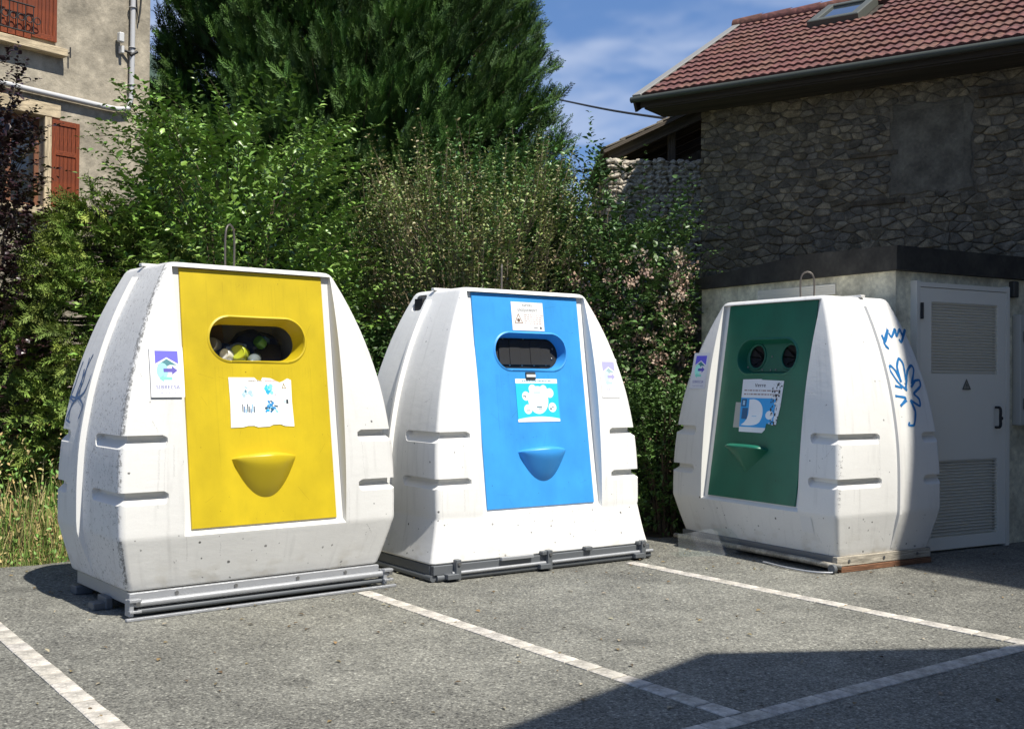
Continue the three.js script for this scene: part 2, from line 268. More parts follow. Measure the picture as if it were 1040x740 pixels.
{ // lean-to shed behind, with its dry-stone wall
  const shed = thing('open_shed', 'open shed with sloping roof above a dry stone wall', 'shed', G3(0, 14.5));
  const wood = mat([.10, .085, .07], .9, { map: stoneTex }), slate = mat([.20, .18, .155], .9, { map: stoneTex });
  const wallM = mat([.20, .18, .145], 1, { map: plasterTex });
  const sl = (5.05 - 4.47) / (2.44 - 1.22), ang = Math.atan(sl), top = V(4.4, 5.98, 0), low = V(1.18, 4.45, 0);
  const L = low.distanceTo(top), roof = new THREE.Group(); roof.name = 'roof'; shed.add(roof); roof.position.copy(low); roof.rotation.z = ang;
  part('deck', box(L, .04, 3.4, L / 2, 0, -1.65), wood, roof);
  const R = rng(8); for (let r = 0; r < 12; r++) for (let c = 0; c < 12; c++) part('roof_slab', box(.34, .022, .29, 0, 0, 0, .005), slate, roof, [.16 + r * .27, .045 + R() * .008, -.14 - c * .28 + (R() - .5) * .03], [0, (R() - .5) * .06, -.05]);
  for (let k = 0; k < 5; k++) part('rafter', box(L - .1, .12, .08, L / 2, -.08, -.1 - k * .8), wood, roof);
  part('post', box(.1, 1.0, .1, 2.1, 4.6, -.25, .01), wood, shed);
  part('back_wall', (() => { const g = new THREE.ExtrudeGeometry(flatShape([[1.3, 0], [4.3, 0], [4.3, 5.75], [1.3, 4.33]]), { depth: .2, bevelEnabled: false }); g.translate(0, 0, -3.2); return g; })(), wallM, shed);
  part('side_wall', box(.2, 4.3, 3.0, 1.35, 2.15, -1.7), wallM, shed);
  const w = part('wall', box(1.75, 4.24, .4, 2.1, 2.12, .0), wallM, shed);
  const st = []; for (let y = 2.4; y < 4.3; y += .062) for (let x = 1.25; x < 2.6; x += .06 + R() * .05) { const g = new THREE.IcosahedronGeometry(.5, 1); { const p = g.attributes.position; for (let i = 0; i < p.count; i++) { const q = .75 + .5 * hash2(Math.round(p.getX(i) * 900 + x * 77), Math.round(p.getY(i) * 900 + y * 55)); p.setXYZ(i, p.getX(i) * q, p.getY(i) * q, p.getZ(i) * q); } } g.scale(.09 + R() * .06, .055 + R() * .04, .07 + R() * .05); g.rotateZ((R() - .5) * .9); g.translate(x, y + R() * .03, .19 + R() * .04); g.computeVertexNormals(); st.push(g); }
  const ws = part('wall_stones', mergeGeometries(st), mat([.42, .39, .35], .9, { map: stoneTex }), w); ws.userData.kind = 'stuff';
}
single('overhead_cable', 'black overhead cable strung from the conifer side to the shed roof', 'cable', tube([V(.1, 9.72, -31.8), V(1.2, 7.31, -23.4), V(1.75, 6.12, -19.2), V(2.3, 4.98, -15)], .02, .02, 6), mat([.02, .02, .022], .6));

// ------------------------------------------------------------------ transformer kiosk
{
  const k = thing('utility_kiosk', 'cream electrical kiosk with dark slab roof and louvred metal door', 'kiosk', G3(3.29, 9.54), Math.PI / 6);
  const wallM = mat([.62, .57, .45], .9, { map: plasterTex, bumpMap: plasterBump, bumpScale: .004 });
  const doorM = mat([.80, .765, .665], .5), dark = mat([.03, .03, .03], .9);
  part('wall', boxUV(prism([[0, 0], [2.3, 0], [1.12, 2.57], [0, 2.57]], 0, 2.44), .5), wallM, k);
  part('roof_slab', boxUV((() => { const g = new THREE.ExtrudeGeometry(flatShape([[.06, 2.442], [.06, 2.65], [-1.07, 2.67], [-2.62, 2.55], [-2.62, 2.442]]), { depth: 2.4, bevelEnabled: false }); g.rotateY(Math.PI / 2); g.scale(1, 1, -1); g.scale(1, 1, 1); g.translate(-.055, 0, 0); const p = g.attributes.position; for (let i = 0; i < p.count; i++) p.setZ(i, p.getZ(i)); return g; })(), .6), mat([.04, .038, .033], .95, { map: plasterTex, side: THREE.DoubleSide }), k);
  // door
  const frame = part('door_frame', merge([box(.045, 2.36, .075, .2075, 1.18, .0335), box(.045, 2.36, .075, 1.4075, 1.18, .0335), box(1.155, .04, .075, .8075, 2.33, .0335)]), mat([.74, .71, .62], .5), k);
  const shape = flatShape([[.235, .02], [1.38, .02], [1.38, 2.305], [.235, 2.305]]);
  for (const [y0, y1] of [[.13, .80], [1.56, 2.185]]) { const h = new THREE.Path(); [[.375, y0], [1.265, y0], [1.265, y1], [.375, y1]].forEach(([x, y], i) => i ? h.lineTo(x, y) : h.moveTo(x, y)); h.closePath(); shape.holes.push(h); }
  const door = part('door', new THREE.ExtrudeGeometry(shape, { depth: .03, bevelEnabled: false }), doorM, k, [0, 0, .036]);
  part('door_lining', merge([box(.02, 2.285, .03, .245, 1.1625, .0185), box(.02, 2.285, .03, 1.37, 1.1625, .0185)]), doorM, k);
  const slat = box(.90, .026, .004); slat.rotateX(.85);
  for (const [y0, y1] of [[.13, .80], [1.56, 2.185]]) { part('vent_backing', box(.90, y1 - y0, .004, .82, (y0 + y1) / 2, -.031), doorM, door); const n = 24; for (let i = 0; i < n; i++) part('slat', slat, doorM, door, [.82, y0 + (i + .5) * (y1 - y0) / n, .018]); }
  for (const y of [2.1, 1.2, .3]) part('hinge', rod(V(.232, y - .07, .05), V(.232, y + .07, .05), .014), dark, door);
  part('handle', tube([V(1.225, 1.08, .04), V(1.225, 1.085, .085), V(1.225, 1.17, .09), V(1.225, 1.255, .085), V(1.225, 1.26, .04)], .013), dark, door);
  part('lock', (() => { const g = new THREE.CylinderGeometry(.016, .016, .012, 12); g.rotateX(Math.PI / 2); g.translate(1.30, 1.16, .048); return g; })(), dark, door);
  const tri = canvasTexture(128, 112, (c, w, h) => { c.fillStyle = '#8d8b80'; c.fillRect(0, 0, w, h); c.strokeStyle = '#4c4b45'; c.lineWidth = 9; c.beginPath(); c.moveTo(64, 12); c.lineTo(118, 104); c.lineTo(10, 104); c.closePath(); c.stroke(); c.fillStyle = '#4c4b45'; c.beginPath(); c.moveTo(70, 38); c.lineTo(52, 70); c.lineTo(66, 70); c.lineTo(58, 96); c.lineTo(80, 62); c.lineTo(66, 62); c.closePath(); c.fill(); });
  part('warning_sign', (() => { const s = flatShape([[0, .05], [.058, -.045], [-.058, -.045]]); const g = new THREE.ExtrudeGeometry(s, { depth: .003, bevelEnabled: false }); const u = g.attributes.uv, p = g.attributes.position; for (let i = 0; i < u.count; i++) u.setXY(i, (p.getX(i) + .0602) / .12, (p.getY(i) + .05) / .105); return g; })(), new THREE.MeshStandardMaterial({ map: tri, roughness: .6 }), door, [.83, 1.465, .036]);
  const cab = part('meter_cabinet', box(.6, 1.02, .09, 1.86, 1.6, .045, .008), mat([.47, .46, .41], .6), k);
  part('cabinet_door', box(.52, .94, .012, 1.87, 1.6, .097, .004), mat([.50, .49, .44], .55), cab);
  part('cabinet_hinge', rod(V(1.604, 1.86, .1), V(1.604, 1.96, .1), .008), dark, cab);
  part('cabinet_hinge', rod(V(1.604, 1.24, .1), V(1.604, 1.34, .1), .008), dark, cab);
  part('wall_fixture', box(.075, .15, .06, 1.545, 2.345, .03, .012), mat([.05, .05, .045], .6), k);
  // long vent under the slab on the other face
  const vent = part('wall_vent', merge([box(.012, .012, 1.02, -.008, 2.365, -1.19), box(.012, .012, 1.02, -.008, 2.283, -1.19), box(.012, .07, .012, -.008, 2.324, -.686), box(.012, .07, .012, -.008, 2.324, -1.694)]), doorM, k);
  part('vent_backing', box(.004, .07, 1.0, -.004, 2.324, -1.19), doorM, vent);
  for (let i = 0; i < 3; i++) part('slat', box(.012, .006, 1.0, -.009, 2.302 + i * .02, -1.19), doorM, vent);
}

// ------------------------------------------------------------------ house with shutters, behind on the left
{
  const h = thing('shuttered_house', 'grey rendered house with orange wooden shutters and white drainpipe', 'house', G3(-5.98, 18.18), .911);
  const plaster = mat([.34, .31, .25], .95, { map: plasterTex, bumpMap: plasterBump, bumpScale: .01 });
  const stone = mat([.50, .42, .29], .9, { map: plasterTex }), white = mat([.62, .62, .60], .5);
  const ws = flatShape([[-9, 0], [0, 0], [0, 9.5], [-9, 9.5]]);
  const openings = [[-2.75, -1.80, 4.0, 5.38], [-2.95, -2.05, 6.45, 8.0]];
  for (const [x0, x1, y0, y1] of openings) { const p = new THREE.Path(); p.moveTo(x0, y0); p.lineTo(x1, y0); p.lineTo(x1, y1); p.lineTo(x0, y1); p.closePath(); ws.holes.push(p); }
  const wall = part('wall', boxUV(new THREE.ExtrudeGeometry(ws, { depth: .4, bevelEnabled: false }).translate(0, 0, -.4), .22), plaster, h);
  part('side_wall', boxUV(box(.4, 9.5, 6, -.2, 4.75, -3.402), .22), plaster, h);
  part('back_wall', boxUV(box(8.6, 9.5, .3, -4.7, 4.75, -6.2), .22), plaster, h);
  part('roof', new ConvexGeometry([V(-9.5, 9.5, .5), V(.5, 9.5, .5), V(.5, 9.5, -6.8), V(-9.5, 9.5, -6.8), V(-8, 11.5, -3.1), V(-1, 11.5, -3.1)]), mat([.2, .08, .06], .9), h);
  part('lintel', box(1.35, .21, .06, -2.24, 5.49, .012, .012), stone, wall);
  part('window_reveal', box(.11, 1.38, .05, -1.762, 4.69, .012, .01), stone, wall);
  const sillG = box(1.3, .12, .20, 0, 0, 0, .012);
  part('window_sill', sillG, stone, wall, [-2.18, 6.38, .06]);
  part('window_sill', sillG, stone, wall, [-2.28, 3.94, .06]);
  const orange = [mat([.185, .040, .010], .6, { map: stoneTex }), mat([.165, .035, .009], .6, { map: stoneTex })];
  const iron = mat([.02, .02, .02], .6);
  const shutter = (x, y, w, hh, lab) => {
    const s = part('shutter', merge([box(.06, hh, .035, -w / 2 + .03, 0, 0, .004), box(.06, hh, .035, w / 2 - .03, 0, 0, .004), box(w - .12, .08, .035, 0, hh / 2 - .04, 0, .004), box(w - .12, .08, .035, 0, -hh / 2 + .04, 0, .004), box(w - .12, .07, .035, 0, hh * .12, 0, .004)]), orange[0], h, [x, y, .035]);
    const n = 5, pw = (w - .12) / n; for (let i = 0; i < n; i++) part('board', box(pw - .006, hh - .16, .018, -w / 2 + .06 + pw * (i + .5), 0, -.004, .003), orange[i % 2], s);
  };
  shutter(-1.485, 4.70, .45, 1.32); shutter(-3.1, 4.70, .45, 1.32);
  shutter(-1.865, 7.28, .42, 1.5); shutter(-2.30, 7.235, .46, 1.5); shutter(-2.77, 7.235, .46, 1.5);
  for (const [x0, x1, y0, y1] of openings) {
    const cx = (x0 + x1) / 2, cy = (y0 + y1) / 2, w = x1 - x0, hh = y1 - y0;
    const win = part('window', merge([box(.07, hh, .06, x0 + .035, cy, -.2), box(.07, hh, .06, x1 - .035, cy, -.2), box(w - .14, .07, .06, cx, y1 - .035, -.2), box(w - .14, .07, .06, cx, y0 + .035, -.2), box(.08, hh - .14, .06, cx, cy, -.2)]), mat([.20, .085, .045], .6), wall);
    for (const s of [-1, 1]) part('pane', box(w / 2 - .12, hh - .16, .006, cx + s * (w / 4 - .008), cy, -.205), new THREE.MeshPhysicalMaterial({ color: lin(.02, .025, .03), roughness: .08, clearcoat: 1, clearcoatRoughness: .04 }), win);
    part('curtain', box(w * .3, hh - .2, .01, x1 - w * .2, cy, -.24), mat([.5, .48, .42], .9), win);
  }
  // iron guard of the upper window
  const gb = [rod(V(-2.95, 6.95, .12), V(-2.05, 6.95, .12), .012, 6), rod(V(-2.95, 6.55, .12), V(-2.05, 6.55, .12), .012, 6)];
  for (let i = 0; i < 8; i++) { const x = -2.93 + i * .123; gb.push(rod(V(x, 6.55, .12), V(x, 6.95, .12), .008, 5)); const t = new THREE.TorusGeometry(.05, .008, 5, 12); t.translate(x + .06, 6.75, .12); gb.push(t); }
  part('window_guard', merge(gb), iron, wall);
  part('drainpipe', tube([V(-4.5, 5.80, .07), V(-2.4, 5.73, .07), V(-1.2, 5.715, .07), V(-.62, 5.715, .07), V(-.44, 5.75, .07), V(-.385, 5.88, .07), V(-.375, 6.3, .07), V(-.365, 7.5, .07), V(-.36, 9.4, .07)], .042, .042, 10), mat([.52, .52, .52], .4), h);
  for (const y of [6.15, 6.75, 7.4]) part('pipe_clip', new THREE.TorusGeometry(.05, .012, 6, 14).rotateX(Math.PI / 2).translate(-.372, y, .07), mat([.3, .3, .3], .5), h);
  part('wall_lamp', merge([box(.09, .16, .09, -.60, 6.86, .1, .02), box(.05, .12, .1, -.56, 6.68, .06, .01)]), white, h);
  part('lamp_bracket', merge([rod(V(-.56, 6.7, .02), V(-.40, 6.66, .09), .02), rod(V(-.42, 6.62, .1), V(-.30, 6.7, .1), .025)]), iron, h);
  part('wall_plug', box(.07, .09, .06, -.22, 5.69, .02, .01), white, h);
  part('shutter_stay', merge([rod(V(-1.45, 6.42, .0), V(-1.45, 6.42, .08), .01), rod(V(-1.45, 6.34, .08), V(-1.45, 6.50, .08), .012)]), iron, h);
  part('cable_run', tube([V(-.28, 9, .03), V(-.28, 7.6, .03), V(-.25, 7.2, .05), V(-.2, 7.45, .03), V(-.16, 9, .03)], .012, .012, 5), iron, h);
}

// ------------------------------------------------------------------ neighbouring houses outside the frame (they cast the two shadows on the yard)
function neighbour(label, poly, H, wallH) {
  const cx = poly.reduce((s, p) => s + p[0], 0) / poly.length, cz = poly.reduce((s, p) => s + p[1], 0) / poly.length;
  const t = thing('neighbour_house', label, 'house', G3(cx, cz)), rel = poly.map(([x, z]) => [x - cx, z - cz]);
  part('wall', boxUV(prism(rel.map(([x, z]) => [x * .93, z * .93]), 0, H - .2), .3), mat([.66, .62, .54], .95, { map: plasterTex }), t);
  part('roof', new ConvexGeometry([...rel.flatMap(([x, z]) => [V(x, H - .18, -z), V(x, H, -z)]), V(-.8, H + 1.1, 0), V(.8, H + 1.1, 0)]), mat([.2, .09, .07], .9, { map: stoneTex }), t);
}
neighbour('rendered neighbour house with hipped roof, its corner beside the parking stalls', [[7.4, 3.47], [3.985, 3.077], [2.3, 1.03], [3.3, -2.5], [7.4, -2.5]], 7);
neighbour('tall rendered neighbour house with hipped roof, across from the electrical kiosk', [[13, 2.2], [8.95, 2.42], [8.46, 3.26], [7.0, 5.58], [10.4, 7.6], [13, 7.6]], 12);

// ------------------------------------------------------------------ recycling containers
const evaluator = new Evaluator(); evaluator.attributes = ['position', 'normal', 'uv']; evaluator.useGroups = false;
const KA = [[.46, .99, .702], [.62, .992, .698], [.8, .99, .690], [1.0, .978, .674], [1.2, .950, .654], [1.4, .910, .628], [1.6, .855, .592], [1.8, .787, .548], [2.0, .702, .494], [2.2, .600, .432]];
function profile(kind, y) {
  if (y < .46) { const t = clamp((y - .122) / .338); return kind === 'flared' ? [lerp(1.062, .985, Math.pow(t, .8)), lerp(.748, .698, Math.pow(t, .8))] : [lerp(.905, .99, Math.pow(t, .9)), lerp(.605, .702, Math.pow(t, .9))]; }
  let i = 0; while (i < KA.length - 2 && y > KA[i + 1][0]) i++;
  const p0 = KA[Math.max(0, i - 1)], p1 = KA[i], p2 = KA[i + 1], p3 = KA[Math.min(KA.length - 1, i + 2)], t = (y - p1[0]) / (p2[0] - p1[0]);
  const c = k => { const m1 = (p2[k] - p0[k]) / (p2[0] - p0[0] || 1) * (p2[0] - p1[0]), m2 = (p3[k] - p1[k]) / (p3[0] - p1[0] || 1) * (p2[0] - p1[0]); const t2 = t * t, t3 = t2 * t; return (2 * t3 - 3 * t2 + 1) * p1[k] + (t3 - 2 * t2 + t) * m1 + (-2 * t3 + 3 * t2) * p2[k] + (t3 - t2) * m2; };
  return [c(1), c(2)];
}
const BACK = .76;
function ringPts(kind, y, inset = 0) {
  let [a, b] = profile(kind, y); a -= inset; b -= inset; const bb = b * BACK, r = .04, out = [];
  const corner = (cx, cz, a0) => { for (let i = 0; i <= 5; i++) { const t = a0 + i / 5 * Math.PI / 2; out.push([cx + Math.cos(t) * r, cz + Math.sin(t) * r]); } };
  // starts at the middle of the back, goes round by the left side
  const seg = (x0, z0, x1, z1, n) => { for (let i = 1; i < n; i++) out.push([lerp(x0, x1, i / n), lerp(z0, z1, i / n)]); };
  out.push([0, -bb]); seg(0, -bb, -a + r, -bb, 4);
  for (let i = 0; i <= 5; i++) { const t = -Math.PI / 2 - i / 5 * Math.PI / 2; out.push([-a + r + Math.cos(t) * r, -bb + r + Math.sin(t) * r]); }
  seg(-a, -bb + r, -a, b - r, 10);
  for (let i = 0; i <= 5; i++) { const t = Math.PI - i / 5 * Math.PI / 2; out.push([-a + r + Math.cos(t) * r, b - r + Math.sin(t) * r]); }
  seg(-a + r, b, a - r, b, 14);
  for (let i = 0; i <= 5; i++) { const t = Math.PI / 2 - i / 5 * Math.PI / 2; out.push([a - r + Math.cos(t) * r, b - r + Math.sin(t) * r]); }
  seg(a, b - r, a, -bb + r, 10);
  for (let i = 0; i <= 5; i++) { const t = -i / 5 * Math.PI / 2; out.push([a - r + Math.cos(t) * r, -bb + r + Math.sin(t) * r]); }
  seg(a - r, -bb, 0, -bb, 4); out.push([0, -bb]);
  return out;
}
function bodyBrush(kind) {
  const ys = [[.122, .03], [.128, .006], [.14, 0]]; for (let y = .2; y < .43; y += .08) ys.push([y, 0]); ys.push([.435, 0], [.455, 0], [.475, 0], [.51, 0]); for (let y = .6; y < 2.12; y += .08) ys.push([y, 0]); ys.push([2.165, 0], [2.185, .006], [2.196, .018], [2.2, .035]);
  const pos = [], uv = [], idx = [], ref = ringPts(kind, .8), len = [0]; for (let i = 1; i < ref.length; i++) len.push(len[i - 1] + Math.hypot(ref[i][0] - ref[i - 1][0], ref[i][1] - ref[i - 1][1]));
  const n = ref.length, T = len[n - 1];
  for (const [y, ins] of ys) ringPts(kind, y, ins).forEach(([x, z], i) => { pos.push(x, y, z); uv.push(len[i] / T, y / 2.3); });
  for (let q = 0; q < ys.length - 1; q++) for (let i = 0; i < n - 1; i++) { const a = q * n + i; idx.push(a, a + 1, a + n, a + 1, a + n + 1, a + n); }
  const g = new THREE.BufferGeometry(); g.setAttribute('position', new THREE.Float32BufferAttribute(pos, 3)); g.setAttribute('uv', new THREE.Float32BufferAttribute(uv, 2)); g.setIndex(idx); g.computeVertexNormals();
  // weld the seam normals
  const nm = g.attributes.normal; for (let q = 0; q < ys.length; q++) { const a = q * n, b = q * n + n - 1; nm.setXYZ(b, nm.getX(a), nm.getY(a), nm.getZ(a)); }
  const caps = []; for (const [q, ny] of [[0, -1], [ys.length - 1, 1]]) { const p = [], u = [], nn = [], id = []; const y = ys[q][0]; ringPts(kind, y, ys[q][1]).forEach(([x, z], i) => { p.push(x, y, z); u.push(len[i] / T, y / 2.3); nn.push(0, ny, 0); }); p.push(0, y, 0); u.push(.1, y / 2.3); nn.push(0, ny, 0); for (let i = 0; i < n - 1; i++) ny > 0 ? id.push(i, i + 1, n) : id.push(i + 1, i, n);
    const c = new THREE.BufferGeometry(); c.setAttribute('position', new THREE.Float32BufferAttribute(p, 3)); c.setAttribute('uv', new THREE.Float32BufferAttribute(u, 2)); c.setAttribute('normal', new THREE.Float32BufferAttribute(nn, 3)); c.setIndex(id); caps.push(c); }
  const all = mergeGeometries([g, ...caps].map(x => x.toNonIndexed()));
  return new Brush(all);
}
// panel plane: z falls as y rises
const PZ = y => .655 - .153 * (y - .6), TILT = Math.atan(.153), PC = Math.cos(TILT);
const pill = (hw, hh, y0 = 0) => { const s = new THREE.Shape(); const r = hh; s.moveTo(-hw + r, y0 - r); s.lineTo(hw - r, y0 - r); s.absarc(hw - r, y0, r, -Math.PI / 2, Math.PI / 2, false); s.lineTo(-hw + r, y0 + r); s.absarc(-hw + r, y0, r, Math.PI / 2, Math.PI * 1.5, false); return s; };
const onPanel = (g, x, y, off) => { g.rotateX(-TILT); g.translate(x, y, PZ(y) + off); return g; };
function cutBrush(g) { g = g.index ? g.toNonIndexed() : g; if (!g.attributes.uv) g.setAttribute('uv', new THREE.Float32BufferAttribute(new Float32Array(g.attributes.position.count * 2), 2)); const uv = g.attributes.uv; for (let i = 0; i < uv.count; i++) uv.setXY(i, .47 + .0006 * (i % 7), .12); for (const k of Object.keys(g.attributes)) if (!['position', 'normal', 'uv'].includes(k)) g.deleteAttribute(k); g.clearGroups(); return new Brush(g); }
function carve(kind, opt) {
  let b = bodyBrush(kind); b.updateMatrixWorld();
  const sub = g => { const c = cutBrush(g); c.updateMatrixWorld(); b = evaluator.evaluate(b, c, SUBTRACTION); };
  const w = .580, y0 = .478, y1 = 2.168, o = .5;          // recess for the coloured panel
  sub(new ConvexGeometry([[-w, y0, -.012], [w, y0, -.012], [-w, y1, -.012], [w, y1, -.012]].flatMap(([x, y, f]) => [V(x, y, PZ(y) + f), V(x + Math.sign(x) * .02, y + (y < 1 ? -.34 : 0), PZ(y) + o)])));
  for (const s of [-1, 1]) for (const y of [1.058, .712]) {
    // hand groove: square shoulder above, lower face sloping out; wraps round the corner
    const [pa, pb] = profile(kind, y), groove = (l0, l1, place) => { const e = .03, pts = []; for (const [l, k] of [[l0, .45], [l0 + Math.sign(l1 - l0) * e, 1], [l1, 1]]) { const m = y - .004; pts.push(place(l, m + .036 * k, -.05), place(l, m + .036 - .034 * k, -.05), place(l, m + .036 * k, .06), place(l, m - .098 * k, .06)); } sub(new ConvexGeometry(pts)); };
    groove(-.685, -1.06, (l, yy, d) => V(-s * l, yy, pb + d)); 
    groove(.20, .78, (l, yy, d) => V(s * (pa + d), yy, l));
    groove(-.30, -.68, (l, yy, d) => V(s * (pa + d), yy, l));
  }
  const throat = new THREE.ExtrudeGeometry(pill(.357, .152), { depth: .6, bevelEnabled: false, curveSegments: 14 }); throat.translate(0, 0, -.17); sub(onPanel(throat, .01, 1.705, 0));
  if (opt.cavity) sub(box(1.0, .47, .62, 0, 1.795, .03));
  if (opt.handhold) sub(new RoundedBoxGeometry(.16, .13, .16, 2, .03).translate(-.64, 2.10, -.16));
  const g = b.geometry; g.clearGroups(); return g;
}
function collar(hw0, hh0, hw1, hh1, depth) { // drafted throat round the mouth
  const a = pill(hw0, hh0).getPoints(16), b = pill(hw1, hh1).getPoints(16), n = Math.min(a.length, b.length), pos = [], idx = [];
  const lip = pill(hw0 + .016, hh0 + .016).getPoints(16);
  for (let i = 0; i < n; i++) pos.push(lip[i].x, lip[i].y, .0005, a[i].x * 1.01, a[i].y * 1.01, .012, a[i].x, a[i].y, .004, b[i].x, b[i].y, -depth);
  for (let i = 0; i < n - 1; i++) for (let k = 0; k < 3; k++) { const p = i * 4 + k, q = p + 4; idx.push(p, q, p + 1, q, q + 1, p + 1); }
  for (let k = 0; k < 3; k++) { const p = (n - 1) * 4 + k, q = k; idx.push(p, q, p + 1, q, q + 1, p + 1); }
  const g = new THREE.BufferGeometry(); g.setAttribute('position', new THREE.Float32BufferAttribute(pos, 3)); g.setIndex(idx); const m = g; m.computeVertexNormals(); m.setAttribute('uv', new THREE.Float32BufferAttribute(new Float32Array(pos.length / 3 * 2), 2)); return m;
}
function spoutGeo(hw, hh, P, tri) {
  const nx = 24, nv = 8, pos = [], idx = [];
  for (let i = 0; i <= nx; i++) {
    const s = i / nx * 2 - 1, x = s * hw, yb = -hh * (tri ? Math.pow(1 - Math.abs(s), .92) : 1 - Math.pow(Math.abs(s), 2.1)), pr = P * (tri ? Math.pow(Math.max(0, 1 - Math.pow(Math.abs(s), 5)), .5) : Math.pow(Math.max(0, 1 - Math.pow(Math.abs(s), 1.5)), .62));
    for (let j = 0; j <= nv; j++) { const v = j / nv; if (tri) pos.push(x, yb * (1 - v), pr * Math.pow(v, .95)); else if (v < .76) pos.push(x, yb * (1 - v / .75 * .78), pr * Math.pow(v / .75, .85) * .93); else pos.push(x, yb * .22 * (1 - (v - .75) / .25), pr * (.97 + .03 * (v - .75) * 4)); }
    for (let j = 1; j <= 5; j++) { const t = j / 5 * Math.PI / 2; pos.push(x, .035 * Math.sin(t) * (pr / P), pr * (j === 5 ? 0 : Math.cos(t) * .55 + .45)); }
  }
  const m = nv + 6; for (let i = 0; i < nx; i++) for (let j = 0; j < m - 1; j++) { const a = i * m + j, b = a + m; idx.push(a, b, a + 1, b, b + 1, a + 1); }
  const g = new THREE.BufferGeometry(); g.setAttribute('position', new THREE.Float32BufferAttribute(pos, 3)); g.setIndex(idx); g.computeVertexNormals(); g.setAttribute('uv', new THREE.Float32BufferAttribute(new Float32Array(pos.length / 3 * 2), 2)); return g;
}
// a sheet bent over the body: front(u, y) or side(z, y)
function frontPatch(kind, x0, x1, y0, y1, off = .003, nx = 4, ny = 10) {
  const g = new THREE.PlaneGeometry(1, 1, nx, ny), p = g.attributes.position; for (let i = 0; i < p.count; i++) { const x = lerp(x0, x1, p.getX(i) + .5), y = lerp(y0, y1, p.getY(i) + .5); p.setXYZ(i, x, y, profile(kind, y)[1] + off); } g.computeVertexNormals(); return g;
}
function ribbon(kind, side, line, w) {
  const c = new THREE.CatmullRomCurve3(line.map(([z, y]) => V(z, y, 0)), false, 'catmullrom', .35), n = line.length * 7, pos = [], idx = [], nm = [];
  for (let i = 0; i <= n; i++) { const p = c.getPoint(i / n), t = c.getTangent(i / n), ww = w * (.75 + .5 * vnoise(p.x * 40, p.y * 40));
    for (const s of [-1, 1]) { const z = p.x - t.y * s * ww, y = p.y + t.x * s * ww; pos.push(side * (profile(kind, y)[0] + .0025), y, z); nm.push(side, .2, 0); } }
  for (let i = 0; i < n; i++) { const a = i * 2; side > 0 ? idx.push(a, a + 1, a + 2, a + 1, a + 3, a + 2) : idx.push(a, a + 2, a + 1, a + 1, a + 2, a + 3); }
  const g = new THREE.BufferGeometry(); g.setAttribute('position', new THREE.Float32BufferAttribute(pos, 3)); g.setAttribute('normal', new THREE.Float32BufferAttribute(nm, 3)); g.setAttribute('uv', new THREE.Float32BufferAttribute(new Float32Array(pos.length / 3 * 2), 2)); g.setIndex(idx); return g;
}
// plastic: weathering painted where each container carries it (u .5 = middle of the front, .344 / .656 = front corners)
function bodyTexture(seed, base, dirt) {
  const R = rng(seed), spots = []; for (let k = 0; k < 120; k++) spots.push([R(), R(), .001 + R() * R() * .004, R()]);
  const scr = []; for (let k = 0; k < 26; k++) scr.push([.2 + R() * .6, R() * .9, (R() - .5) * .05, .01 + R() * .06]);
  const W = 2048, H = 768;
  const tex = pixelTexture(W, H, (i, j, o) => {
    const u = i / W, v = j / H, y = v * 2.3, m = u * 6.1;
    const a = fbm(m * 2.2 + seed, y * 2.2, 4), s = fbm(m * 26 + seed, y * 3.4, 3), f = hash2(i + seed * 31, j);
    let c = base + (a - .5) * 16 - Math.max(0, s - .6) * 40 + (f - .5) * 7, warm = 0;
    let d = dirt(u, y, a);                                 // 0..1 density of specks
    const sp = fbm(m * 60, y * 60 + seed, 2) * .55 + vnoise(m * 210, y * 210) * .45;
    if (sp < d * .62) { const k = .35 + .65 * smooth(d * .62, d * .35, sp); c -= k * (30 + 62 * d); }
    const rust = fbm(m * 9 + 5, y * 14, 3); if (y < .34 && rust > .56) { const q = (rust - .56) * smooth(.34, .14, y) * 1.2; c -= q * 50; warm = q * 18; }
    o[0] = c; o[1] = c - 1 - warm * .35; o[2] = c - 5 - warm;
  }, true, false);
  const d = tex.image.data, dab = (x, y, k) => { x = Math.round(x); y = Math.round(y); if (x < 0 || y < 0 || x >= W || y >= H) return; const q = (y * W + x) * 4; for (let c = 0; c < 3; c++) d[q + c] *= 1 - k; };
  for (let n = 0; n < 150; n++) { const x = (.2 + R() * .62) * W, low = R() < .45, y = (low ? .06 + R() * .14 : R() * .93) * H, a = .6 + R() * R() * 2.6, k = .25 + R() * .45; for (let i = -4; i <= 4; i++) for (let j = -4; j <= 4; j++) if (Math.hypot(i, j) + (R() - .5) < a) dab(x + i, y + j, k); }   // chips and splashes
  for (let n = 0; n < 34; n++) { let x = (.2 + R() * .62) * W, y = R() * .9 * H; const a = R() * 6.28, L = 8 + R() * R() * 60; for (let t = 0; t < L; t++) { x += Math.cos(a) + (R() - .5) * .8; y += Math.sin(a) + (R() - .5) * .8; if (R() < .6) dab(x, y, .12 + R() * .25); } }   // scratches
  for (let n = 0; n < 26; n++) { let x = (.22 + R() * .58) * W, y = (R() < .5 ? .445 : R() < .6 ? .30 : .9) * H; const L = 20 + R() * 120, w = 1 + R() * 2.5; for (let t = 0; t < L; t++) { x += (R() - .5) * .5; for (let q = 0; q < w; q++) dab(x + q, y - t, (.03 + R() * .05) * (R() < .8 ? 1 : 0)); } }   // run-off stains below slots and rim
  tex.needsUpdate = true; return tex;
}
